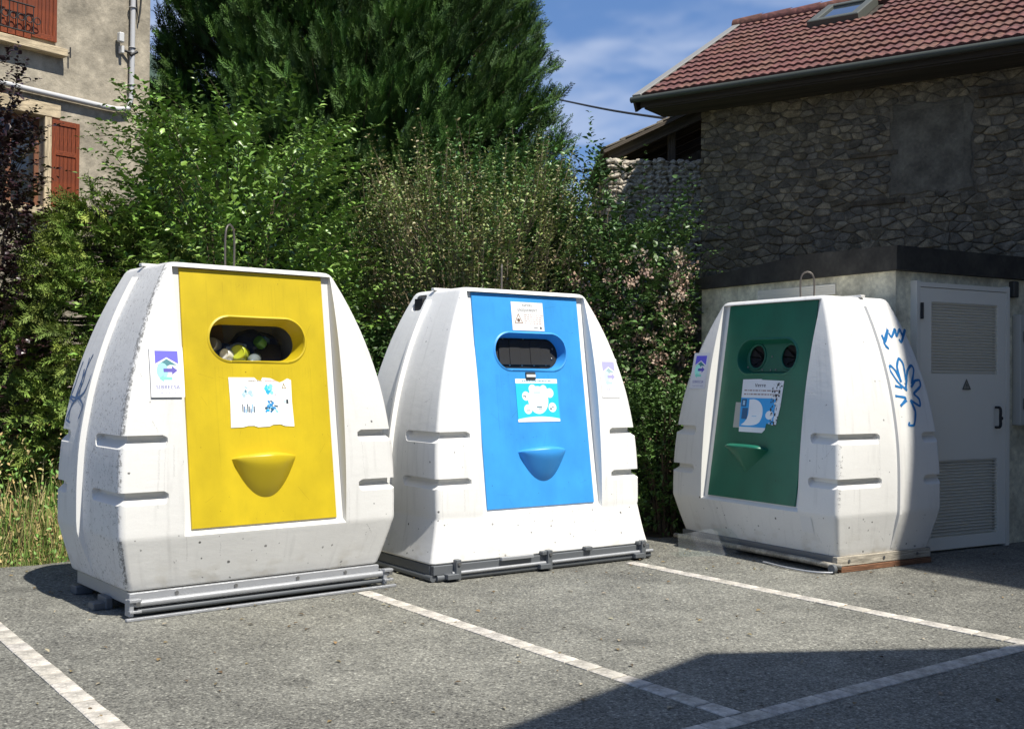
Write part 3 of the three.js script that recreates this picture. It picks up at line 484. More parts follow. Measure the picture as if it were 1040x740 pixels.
const wear = { // flecks of lichen and scuffs seen on each container
  yellow: (u, y, a) => { const side = u < .345 ? smooth(.17, .22, u) * .52 : 0, edge = Math.exp(-Math.pow((u - (.341 + .004 * (a - .5))) / .006, 2)) * smooth(.45, 1.2, y) * .42, low = Math.exp(-Math.pow((u - .344) / .006, 2)) * (y < .45 ? .45 : 0); return clamp(side * (.55 + a * .55) + edge + low + .10); },
  blue: (u, y, a) => clamp(.06 + (u < .345 ? .08 * a : 0)),
  green: (u, y, a) => clamp(.10 + Math.exp(-Math.pow((u - .658) / .006, 2)) * (y > .5 && y < 1 ? .5 : .1) + (y < .3 ? .25 * a : 0)),
};
const steel = mat([.40, .41, .425], .42, { metalness: .45, bumpMap: plasterBump, bumpScale: .001 }), darkSteel = mat([.13, .14, .15], .5, { metalness: .25 }), rusty = mat([.17, .085, .05], .8, { map: stoneTex, metalness: .15 }), boltM = mat([.25, .25, .25], .4, { metalness: .8 });
function panelTexture(seed) { // faded plastic: scratches, run-off below the mouth, specks
  const W = 640, H = 1024, R = rng(seed), tex = pixelTexture(W, H, (i, j, o) => { const s = fbm(i / 7 + seed, j / 120, 3), a = fbm(i / 90 + seed, j / 110, 4), v = 234 + (a - .5) * 34 - Math.max(0, s - .64) * 18 + (hash2(i + seed, j) - .5) * 9; o[0] = v; o[1] = v * .995; o[2] = v * .98; }, true, false);
  const d = tex.image.data, dab = (x, y, k) => { x = Math.round(x); y = Math.round(y); if (x < 0 || y < 0 || x >= W || y >= H) return; const q = (y * W + x) * 4; d[q] *= 1 - k * .85; d[q + 1] *= 1 - k; d[q + 2] *= 1 - k; };
  for (let n = 0; n < 40; n++) { let x = (.14 + R() * .74) * W, y = (R() < .6 ? .615 : .95) * H; const L = 30 + R() * R() * 420, w = 1 + R() * 3; for (let t = 0; t < L; t++) { x += (R() - .5) * .35; for (let q = 0; q < w; q++) dab(x + q, y - t, (.016 + R() * .03) * (1 - t / L * .5)); } }
  for (let n = 0; n < 70; n++) { const x = R() * W, y = R() * H, a = .5 + R() * R() * 2.4, k = .2 + R() * .4; for (let i = -3; i <= 3; i++) for (let j = -3; j <= 3; j++) if (Math.hypot(i, j) < a) dab(x + i, y + j, k); }
  for (let n = 0; n < 16; n++) { let x = R() * W, y = R() * H; const a = R() * 6.28, L = 10 + R() * 70; for (let t = 0; t < L; t++) { x += Math.cos(a) + (R() - .5) * .6; y += Math.sin(a) + (R() - .5) * .6; dab(x, y, .1 + R() * .15); } }
  tex.needsUpdate = true; return tex;
}
const boltG = new THREE.CylinderGeometry(.014, .014, .012, 6).rotateX(Math.PI / 2);
const screwG = new THREE.SphereGeometry(.009, 8, 5).scale(1, 1, .5);
const hookG = (h, w) => tube([V(-w, -.05, 0), V(-w, h * .75, 0), V(-w * .7, h * .93, 0), V(0, h, 0), V(w * .7, h * .93, 0), V(w, h * .75, 0), V(w, -.05, 0)], 0.0075, .0075, 8);

function container(cfg) {
  const { kind, key } = cfg;
  const t = thing('recycling_container', cfg.label, 'container', G3(cfg.X, cfg.Z), THREE.MathUtils.degToRad(cfg.yaw), 'recycling containers');
  const lift = cfg.lift || 0, shell = new THREE.MeshPhysicalMaterial({ map: bodyTexture(cfg.seed, cfg.base, wear[key]), roughness: .46, specularIntensity: .7, bumpMap: plasterBump, bumpScale: .0012 });
  const body = part('body', carve(kind, cfg), shell, t, [0, lift, 0]);
  const colour = mat(cfg.colour, .42, { map: panelTexture(cfg.seed + 60) });
  // joint flange between the two half shells
  { const pts = []; for (let y = .16; y <= 2.19; y += .07) pts.push([profile(kind, y)[0], y]); const g = [];
    for (const s of [-1, 1]) { const pos = [], idx = [], n = pts.length; pts.forEach(([a, y], i) => { const k = smooth(0, 4, i) * (cfg.flange || .034) + .003; const q = [[a - .01, .024], [a + k, .015], [a + k, -.015], [a - .01, -.022]]; q.forEach(([x, z]) => pos.push(s * x, y, z - .005)); });
      for (let i = 0; i < n - 1; i++) for (let k = 0; k < 3; k++) { const a = i * 4 + k, b = a + 4; s > 0 ? idx.push(a, b, a + 1, b, b + 1, a + 1) : idx.push(a, a + 1, b, b, a + 1, b + 1); }
      const e = (n - 1) * 4; s > 0 ? idx.push(e, e + 3, e + 1, e + 1, e + 3, e + 2) : idx.push(e, e + 1, e + 3, e + 1, e + 2, e + 3);
      const b = new THREE.BufferGeometry(); b.setAttribute('position', new THREE.Float32BufferAttribute(pos, 3)); b.setIndex(idx); const f = b.toNonIndexed(); f.computeVertexNormals(); f.setAttribute('uv', new THREE.Float32BufferAttribute(new Float32Array(f.attributes.position.count * 2).fill(.42), 2)); g.push(f); }
    g.push(box(1.24, .022, .05, 0, 2.205, -.005, .006)); g[2] = g[2].toNonIndexed(); g[2].attributes.uv.array.fill(.9); for (const k of g) for (const a of Object.keys(k.attributes)) if (!['position', 'normal', 'uv'].includes(a)) k.deleteAttribute(a);
    part('seam_flange', mergeGeometries(g), shell, t, [0, lift, 0]); }
  // coloured front panel with the mouth
  const yb = .492, yt = 2.160, L = (yt - yb) / PC, ym = (yt + yb) / 2;
  const s = flatShape([[-.52, -L / 2], [.52, -L / 2], [.52, L / 2], [-.52, L / 2]]); const hole = pill(.35, .147, (1.705 - ym) / PC).getPoints(16); s.holes.push(new THREE.Path(hole.map(p => p.clone().setX(p.x + .01))));
  const plate = onPanel(new THREE.ExtrudeGeometry(s, { depth: .010, bevelEnabled: true, bevelSize: .003, bevelThickness: .003, bevelSegments: 1, curveSegments: 16 }).translate(0, 0, -.011), 0, ym, 0);
  { const p = plate.attributes.position, u = plate.attributes.uv; for (let i = 0; i < p.count; i++) u.setXY(i, (p.getX(i) + .53) / 1.06, (p.getY(i) - .48) / 1.69); }
  const panel = part('front_panel', plate, colour, t, [0, lift, 0]);
  const put = (name, geo, m, x, y, off) => part(name, onPanel(geo, x, y, off), m, panel);
  put('mouth_collar', collar(.35, .147, cfg.inner[0], cfg.inner[1], cfg.inner[2]), mat(cfg.colour, .45, { side: THREE.DoubleSide }), .01, 1.705, .002);
  part('spout', onPanel(spoutGeo(.232, cfg.spout[0], cfg.spout[1], cfg.spout[2]), cfg.spout[3], .915, .002), mat(cfg.colour, .42), panel);
  cfg.extra(t, panel, put, body, lift);
  // lifting eye
  part('lifting_hook', hookG(cfg.hook[0], cfg.hook[1]), mat([.13, .115, .10], .5, { metalness: .5 }), t, [cfg.hook[2], 2.2 + lift, .05], [0, cfg.hook[3], 0]);
  return t;
}
const paper = (tex, rough = .6) => new THREE.MeshStandardMaterial({ map: tex, roughness: rough, side: THREE.DoubleSide });
function sheet(pts, w, h) { const s = flatShape(pts.map(([x, y]) => [(x - .5) * w, (y - .5) * h])); const g = new THREE.ExtrudeGeometry(s, { depth: .0015, bevelEnabled: false }); const p = g.attributes.position, u = g.attributes.uv; for (let i = 0; i < p.count; i++) u.setXY(i, p.getX(i) / w + .5, p.getY(i) / h + .5); return g; }
const SQ = [[0, 0], [1, 0], [1, 1], [0, 1]];
const logoTex = (fade, back) => canvasTexture(256, 384, (c, w, h) => {
  c.fillStyle = back; c.fillRect(0, 0, w, h); const mix = (r, g, b) => `rgb(${[r, g, b].map(v => Math.round(lerp(v, 242, fade))).join(',')})`;
  c.fillStyle = mix(92, 88, 205); c.beginPath(); c.moveTo(40, 30); c.lineTo(216, 30); c.lineTo(216, 130); c.lineTo(128, 80); c.lineTo(40, 130); c.closePath(); c.fill();
  c.fillStyle = mix(60, 120, 130); c.beginPath(); c.moveTo(128, 92); c.lineTo(205, 140); c.lineTo(150, 138); c.lineTo(128, 150); c.lineTo(100, 138); c.lineTo(52, 142); c.closePath(); c.fill();
  c.fillStyle = mix(150, 225, 215); c.beginPath(); c.ellipse(92, 185, 44, 62, 0, 0, 7); c.fill();
  c.fillStyle = mix(84, 74, 170); c.beginPath(); c.moveTo(100, 165); c.lineTo(165, 165); c.lineTo(165, 145); c.lineTo(208, 180); c.lineTo(165, 214); c.lineTo(165, 194); c.lineTo(100, 194); c.closePath(); c.fill();
  c.fillStyle = mix(120, 205, 190); c.beginPath(); c.moveTo(165, 230); c.lineTo(100, 230); c.lineTo(100, 214); c.lineTo(64, 242); c.lineTo(100, 270); c.lineTo(100, 254); c.lineTo(165, 254); c.closePath(); c.fill();
  c.fillStyle = mix(110, 112, 160); c.font = 'bold 40px sans-serif'; c.textAlign = 'center'; c.fillText('SIBRECSA', 128, 322, 200); c.font = '24px sans-serif'; c.fillText('T. 04 76 97 19 52', 128, 360, 226);
});

const yellowBin = container({
  kind: 'tapered', key: 'yellow', label: 'white recycling container with yellow front panel and torn white poster', X: -2.034, Z: 7.894, yaw: 39.07, lift: .035, seed: 3, base: 217,
  colour: [.54, .405, .010], inner: [.325, .122, .13], spout: [.26, .135, false, .002], hook: [.33, .05, .0, .5], cavity: true,
  extra(t, panel, put, body, lift) {
    const tex = canvasTexture(512, 384, (c, w, h) => {
      c.fillStyle = '#f1f0ec'; c.fillRect(0, 0, w, h); const R = rng(9);
      c.fillStyle = '#6a5a50'; c.font = 'bold 19px sans-serif'; c.fillText('EMBALLAGES', 150, 34); c.fillStyle = '#b07a78'; c.fillText('MÉNAGERS', 288, 34);
      const blob = (x, y, n, cols, rx, ry) => { for (let i = 0; i < n; i++) { c.fillStyle = cols[Math.floor(R() * cols.length)]; c.beginPath(); c.ellipse(x + (R() - .5) * rx, y + (R() - .5) * ry, 5 + R() * 12, 5 + R() * 12, R(), 0, 7); c.fill(); } };
      blob(150, 110, 16, ['#d5ecf3', '#c2e2ee', '#a9c6d0'], 90, 70); c.fillStyle = '#5a8196'; c.fillRect(122, 95, 16, 22);
      blob(318, 95, 22, ['#3cc4ea', '#27a9d6', '#86dcf2'], 54, 70); c.fillStyle = '#d9a4b4'; c.fillRect(360, 128, 18, 10);
      for (let i = 0; i < 8; i++) { c.fillStyle = ['#56616c', '#3a6ea0', '#7fb2d8', '#27465e'][i % 4]; c.fillRect(96 + i * 13, 205 + (i % 3) * 18, 9, 62 - (i % 3) * 14); }
      blob(330, 225, 26, ['#1fa6e2', '#2c86c4', '#8fd0ee', '#274f66'], 90, 80);
      c.fillStyle = '#b9b9b4'; for (const [x, y, q] of [[110, 160, 80], [290, 160, 80], [110, 290, 80], [290, 290, 70], [180, 320, 150]]) c.fillRect(x, y, q, 4);
      c.strokeStyle = '#8d7d4a'; c.lineWidth = 6; c.beginPath(); c.moveTo(442, 48); c.lineTo(458, 84); c.lineTo(430, 84); c.closePath(); c.stroke(); c.fillStyle = '#26333c'; c.fillRect(456, 172, 18, 34); c.fillStyle = '#bcdfe8'; c.fillRect(434, 180, 20, 16);
    });
    put('poster', sheet([[0, 0], [.2, .01], [.26, .03], [.36, .03], [.42, 0], [.6, .01], [.66, .045], [.78, .05], [.85, .012], [1, 0], [.985, .5], [.99, .95], [.93, .985], [.86, .93], [.8, .90], [.66, .985], [.53, 1], [.5, .93], [.44, .95], [.4, 1], [0, 1.0], [.01, .5]], .462, .335), paper(tex), .008, 1.285, .0045);
    { const s = [[-.10, 0], [.10, 0], [.10, .30], [.095, .34], [.045, .43], [.038, .50], [-.038, .50], [-.045, .43], [-.095, .34], [-.10, .30]], g = new THREE.ExtrudeGeometry(flatShape(s), { depth: .006, bevelEnabled: true, bevelSize: .006, bevelThickness: .005, bevelSegments: 2, steps: 1 }), p = g.attributes.position; for (let i = 0; i < p.count; i++) { const y = 1.33 + p.getY(i); p.setXYZ(i, -.675 + p.getX(i), y, profile('tapered', y)[1] + p.getZ(i) - .004); } g.computeVertexNormals(); part('bottle_emblem', g, mat([.84, .84, .83], .4), body); }
    part('logo_sticker', frontPatch('tapered', -.785, -.568, 1.325, 1.64, .0115), paper(logoTex(.12, '#eeeef0')), body);
    const lines = [[[-.21, 1.6], [-.24, 1.543], [-.306, 1.38], [-.339, 1.289]], [[-.261, 1.576], [-.251, 1.416], [-.321, 1.307]], [[-.369, 1.553], [-.399, 1.397], [-.426, 1.315], [-.271, 1.317], [-.30, 1.5]], [[-.117, 1.471], [-.178, 1.346], [-.356, 1.271], [-.435, 1.16], [-.347, 1.135]], [[-.339, 1.289], [-.391, 1.234], [-.386, 1.143]], [[-.267, 1.308], [-.157, 1.257], [-.189, 1.167]], [[-.45, 1.305], [-.361, 1.28]]];
    part('graffiti', mergeGeometries(lines.map(l => ribbon('tapered', -1, l, .008))), mat([.07, .14, .27], .6), body);
    // galvanised base: frame, two rails in front, clamp at each end
    const base = part('base_frame', merge([box(1.80, .085, .05, 0, .1125, .60, .006), box(1.74, .085, .05, 0, .1125, -.42, .006), box(.05, .085, .98, -.86, .1125, .088, .006), box(.05, .085, .98, .86, .1125, .088, .006)]), steel, t);
    part('rail', rod(V(-.915, .094, .655), V(.955, .094, .655), .022, 10), steel, base); part('rail', rod(V(-.915, .045, .645), V(.94, .045, .645), .019, 10), darkSteel, base);
    part('ground_rail', box(1.94, .018, .03, .02, .010, .705, .004), steel, base);
    for (const x of [-.905, .92]) { part('clamp', merge([box(.03, .10, .08, x, .07, .64, .006), box(.075, .02, .05, x + .02, .118, .67, .004), box(.075, .016, .05, x + .02, .052, .675, .004)]), steel, base); part('bolt', boltG, boltM, base, [x + .03, .10, .70]); }
    for (const x of [-.6, -.2, .25, .62]) part('bolt', boltG, boltM, base, [x, .128, .627]);
    part('foot', merge([box(.10, .05, .10, -.95, .025, .22, .01), box(.05, .08, .16, -.90, .04, .20, .01)]), darkSteel, base);
    part('foot', box(.12, .06, .12, .86, .03, -.38, .01), darkSteel, base); part('foot', box(.12, .06, .12, -.86, .03, -.38, .01), darkSteel, base);
  },
});
const blueBin = container({
  kind: 'flared', key: 'blue', label: 'bright white recycling container with blue front panel and flared skirt', X: -.136, Z: 9.322, yaw: 35.09, lift: 0, seed: 21, base: 232,
  colour: [.045, .315, .77], inner: [.325, .122, .085], spout: [.235, .13, false, .035], hook: [.24, .018, .02, .9], handhold: true,
  extra(t, panel, put, body) {
    const rubber = mat([.012, .012, .013], .7);
    part('handhold_liner', box(.12, .10, .12, -.60, 2.085, -.16), rubber, body);
    put('rubber_backing', new THREE.ExtrudeGeometry(pill(.335, .132), { depth: .01, bevelEnabled: false, curveSegments: 14 }), rubber, .01, 1.705, -.098);
    for (let i = 0; i < 5; i++) put('rubber_flap', box(.1005, .20, .008, 0, 0, 0, .002), rubber, -.20 + i * .102, 1.700, -.078 + (i % 2) * .003);
    for (const [x, y] of [[-.25, -.106], [-.15, -.106], [-.03, -.106], [.09, -.106], [.21, -.100], [.275, -.05], [.29, .03], [-.2, .106], [.0, .106]]) put('screw', screwG.clone(), boltM, x, 1.705 + y, -.083);
    const t1 = canvasTexture(320, 230, (c, w, h) => { c.fillStyle = '#eeeeec'; c.fillRect(0, 0, w, h); c.fillStyle = '#63656b'; c.textAlign = 'center'; c.font = 'bold 26px sans-serif'; c.fillText('PAPIERS', 160, 36); c.font = 'bold 30px sans-serif'; c.fillText('UNIQUEMENT', 160, 76, 210); c.strokeStyle = '#8a6f5d'; c.lineWidth = 7; c.beginPath(); c.moveTo(66, 98); c.lineTo(104, 170); c.lineTo(28, 170); c.closePath(); c.stroke(); c.fillStyle = '#6d564a'; c.beginPath(); c.arc(66, 148, 15, 0, 7); c.fill(); const R = rng(4); c.fillStyle = '#a58a84'; for (let j = 0; j < 5; j++) for (let x = 122; x < 296;) { const q = 8 + R() * 24; c.fillRect(x, 100 + j * 17, q, 6); x += q + 7; } c.fillStyle = '#50525a'; c.fillRect(274, 196, 20, 20); c.fillRect(214, 204, 40, 6); });
    put('upper_label', sheet(SQ, .315, .232), paper(t1), .003, 1.99, .004);
    part('label_holder', onPanel(box(.095, .06, .012, 0, 0, 0, .004), -.02, 1.512, .008), mat([.04, .045, .05], .4), panel);
    put('holder_plate', box(.09, .022, .004), mat([.65, .66, .66], .4), -.02, 1.513, .0165);
    const t2 = canvasTexture(384, 320, (c, w, h) => { c.fillStyle = '#23c3e8'; c.fillRect(0, 0, w, h); c.fillStyle = '#e9eef0'; c.fillRect(0, 0, w, 34); c.fillStyle = '#70a3b4'; const R = rng(14); for (let x = 60; x < 330;) { const q = 6 + R() * 18; c.fillRect(x, 12, q, 9); x += q + 6; } c.fillStyle = '#f2f3f2'; c.beginPath(); c.ellipse(196, 158, 92, 104, 0, 0, 7); c.fill(); for (const [x, y, r] of [[86, 128, 34], [98, 226, 36], [306, 106, 36], [322, 214, 36], [150, 76, 34], [250, 78, 32]]) { c.beginPath(); c.arc(x, y, r, 0, 7); c.fill(); } c.beginPath(); c.moveTo(0, 300); c.quadraticCurveTo(190, 262, 384, 300); c.lineTo(384, 320); c.lineTo(0, 320); c.fill(); c.fillStyle = '#6c8794'; for (const [x, y, q, z] of [[60, 122, 26, 9], [74, 132, 14, 8], [296, 218, 22, 14], [318, 206, 16, 10], [176, 204, 50, 12], [190, 220, 40, 6], [78, 232, 40, 7]]) c.fillRect(x, y, q, z); c.fillStyle = '#b9e4ef'; c.fillRect(160, 96, 60, 14); c.fillRect(172, 120, 40, 8); });
    put('lower_poster', sheet(SQ, .415, .345), paper(t2), .035, 1.318, .004);
    part('logo_sticker', frontPatch('flared', .63, .82, 1.34, 1.66, .004), paper(logoTex(.55, '#ebebee')), body);
    const base = part('base_frame', merge([box(2.10, .07, .05, 0, .087, .735, .006), box(2.10, .07, .05, 0, .087, -.56, .006), box(.05, .07, 1.24, -1.03, .087, .088, .006), box(.05, .07, 1.24, 1.03, .087, .088, .006)]), darkSteel, t);
    part('rail', rod(V(-1.02, .030, .745), V(1.06, .030, .745), .026, 10), darkSteel, base);
    part('rail', rod(V(-.9, .058, .772), V(1.07, .066, .772), .014, 8), steel, base);
    part('side_rail', rod(V(-1.045, .030, .745), V(-1.045, .030, -.56), .026, 10), darkSteel, base);
    for (const x of [-.86, -.02, .95]) { part('hinge_bracket', merge([box(.045, .15, .05, x, .085, .78, .006), box(.10, .04, .06, x - .05, .04, .785, .006)]), darkSteel, base); part('bolt', boltG, boltM, base, [x, .13, .808]); }
    for (const x of [-.05, .38, .94]) part('lug', box(.07, .03, .05, x, .138, .765, .006), darkSteel, base);
    part('handle_bar', box(.3, .026, .03, -.32, .128, .78, .004), steel, base);
  },
});
const greenBin = container({
  kind: 'tapered', key: 'green', label: 'white recycling container with green front panel and blue flower graffiti', X: 2.587, Z: 9.754, yaw: -58.7, lift: -.012, seed: 42, base: 219,
  flange: .02, colour: [.006, .125, .075], inner: [.325, .122, .075], spout: [.20, .12, true, -.08], hook: [.25, .055, .05, .75], cavity: true,
  extra(t, panel, put, body) {
    const green = mat([.006, .11, .066], .5), rubber = mat([.012, .011, .011], .8);
    const s = pill(.335, .132); for (const x of [-.19, .20]) { const p = new THREE.Path(); p.absellipse(x, 0, .096, .106, 0, Math.PI * 2); s.holes.push(p); }
    const bp = put('mouth_plate', new THREE.ExtrudeGeometry(s, { depth: .012, bevelEnabled: false, curveSegments: 20 }), green, .01, 1.705, -.088);
    for (const x of [-.19, .20]) { put('hole_rim', new THREE.TorusGeometry(.103, .010, 8, 28).scale(.95, 1.04, 1), green, x + .01, 1.705, -.074);
      for (let k = 0; k < 8; k++) { const a0 = k / 8 * Math.PI * 2 + .05, a1 = (k + 1) / 8 * Math.PI * 2 - .05; const g = new THREE.BufferGeometry().setFromPoints([V(Math.cos(a0) * .105, Math.sin(a0) * .12, 0), V(Math.cos(a1) * .105, Math.sin(a1) * .12, 0), V(Math.cos((a0 + a1) / 2) * .02, Math.sin((a0 + a1) / 2) * .02, -.05 - .02 * (k % 3))]); g.setIndex([0, 1, 2]); const q = g.toNonIndexed(); q.computeVertexNormals(); q.setAttribute('uv', new THREE.Float32BufferAttribute(new Float32Array(6), 2)); put('rubber_segment', q, new THREE.MeshStandardMaterial({ color: rubber.color, roughness: .8, side: THREE.DoubleSide }), x + .01, 1.705, -.085); } }
    for (const [x, y] of [[-.28, -.09], [-.1, -.112], [.0, -.115], [.06, -.112], [.30, -.06], [-.0, .0]]) put('screw', screwG.clone(), boltM, x, 1.705 + y, -.070);
    const tex = canvasTexture(360, 420, (c, w, h) => { c.fillStyle = '#dfe2e6'; c.fillRect(0, 0, w, h); c.fillStyle = '#3c3f45'; c.font = 'bold 36px sans-serif'; c.textAlign = 'center'; c.fillText('Verre', 165, 62); c.fillStyle = '#8b6f6c'; c.font = '17px sans-serif'; const R = rng(6); for (const y of [86, 116]) for (let x = 30; x < 300;) { const q = 8 + R() * 26; c.fillRect(x, y, q, 9); x += q + 7; }
      c.fillStyle = '#2f9ee0'; c.fillRect(10, 150, 300, 230); c.fillStyle = '#e9edf1'; c.beginPath(); c.moveTo(84, 162); c.lineTo(120, 160); c.bezierCurveTo(215, 165, 230, 280, 190, 340); c.quadraticCurveTo(150, 378, 30, 366); c.quadraticCurveTo(90, 330, 88, 260); c.closePath(); c.fill(); c.beginPath(); c.arc(270, 280, 34, 0, 7); c.fill(); c.fillStyle = '#275b86'; c.fillRect(18, 160, 44, 60); c.fillRect(30, 230, 50, 88); c.fillStyle = '#9ec6e2'; c.fillRect(30, 172, 18, 36); c.fillRect(120, 290, 40, 6);
      c.fillStyle = '#31363b'; for (let i = 0; i < 60; i++) { const x = 262 + R() * 80, y = 20 + R() * 350; c.fillRect(x, y, 3 + R() * 12, 3 + R() * 22); } c.fillStyle = '#cfd2d4'; for (let i = 0; i < 50; i++) { const x = 262 + R() * 90, y = 20 + R() * 350; c.fillRect(x, y, 3 + R() * 14, 3 + R() * 14); } });
    put('poster', sheet([[.06, 0], [.62, .0], [.68, .06], [.70, .18], [.92, .14], [.98, .5], [1, .97], [.5, .985], [.46, 1], [.02, .99], [.03, .5]], .50, .46), paper(tex), .0, 1.285, .0045);
    put('old_poster', sheet(SQ, .16, .22), mat([.42, .42, .38], .8), -.22, 1.20, .0025);
    part('logo_sticker', frontPatch('tapered', -.83, -.62, 1.42, 1.745, .005), paper(logoTex(.0, '#c9ccd6')), body);
    part('sticker_residue', frontPatch('tapered', .60, .72, .30, .42, .004), mat([.66, .66, .65], .7), body);
    const lines = [[[-.204, 1.428], [-.113, 1.497], [-.048, 1.6], [-.071, 1.628], [-.119, 1.583], [-.152, 1.497]], [[-.152, 1.497], [-.145, 1.618], [-.192, 1.689], [-.228, 1.646], [-.215, 1.514]], [[-.192, 1.445], [-.257, 1.584], [-.32, 1.634], [-.341, 1.599], [-.275, 1.48]], [[-.26, 1.454], [-.32, 1.506], [-.38, 1.512], [-.374, 1.463], [-.272, 1.402]], [[-.272, 1.402], [-.329, 1.358], [-.323, 1.302], [-.222, 1.35]], [[-.068, 1.466], [-.15, 1.45]], [[-.047, 1.385], [-.166, 1.367], [-.092, 1.304], [-.176, 1.35]], [[-.222, 1.35], [-.258, 1.254], [-.222, 1.151], [-.157, 1.149], [-.172, 1.173]], [[-.071, 1.884], [-.087, 1.828], [-.17, 1.933], [-.072, 1.819], [-.103, 1.772], [-.074, 1.792]], [[-.165, 1.904], [-.185, 1.869], [-.26, 1.936], [-.247, 1.874], [-.319, 1.937], [-.326, 1.883], [-.387, 1.939], [-.285, 1.829], [-.267, 1.853]]];
    part('graffiti', mergeGeometries(lines.map(l => ribbon('tapered', 1, l, .0105))), mat([.012, .16, .42], .55), body);
    const base = part('base_frame', merge([box(1.84, .07, .05, 0, .09, .60, .006), box(1.84, .07, .05, 0, .09, -.45, .006), box(.05, .07, 1.0, -.90, .09, .075, .006)]), darkSteel, t);
    part('side_rail', box(.05, .075, 1.1, .905, .085, .08, .006), mat([.34, .32, .29], .6, { map: stoneTex }), base);
    part('rusty_rail', box(.05, .045, 1.06, .912, .022, .06, .006), rusty, base);
    part('front_pipe', tube([V(-.98, .06, .66), V(-.5, .062, .665), V(.2, .062, .665), V(.72, .062, .665), V(.90, .055, .65), V(.945, .05, .60)], .024, .024, 10), mat([.28, .27, .25], .5, { metalness: .4, map: stoneTex }), base);
    part('foot_wheel', new THREE.CylinderGeometry(.036, .036, .03, 14).rotateX(Math.PI / 2).translate(.93, .038, .68), darkSteel, base);
    part('ground_bar', tube([V(.3, .012, .80), V(.6, .014, .84), V(.86, .014, .80), V(.95, .014, .70)], .008), steel, base);
    for (const z of [.5, .1, -.3]) part('bolt', boltG, boltM, base, [.93, .085, z], [0, Math.PI / 2, 0]);
    part('foot', box(.1, .05, .1, -.86, .027, .5, .008), darkSteel, base); part('foot', box(.1, .05, .1, -.86, .027, -.38, .008), darkSteel, base);
  },
});

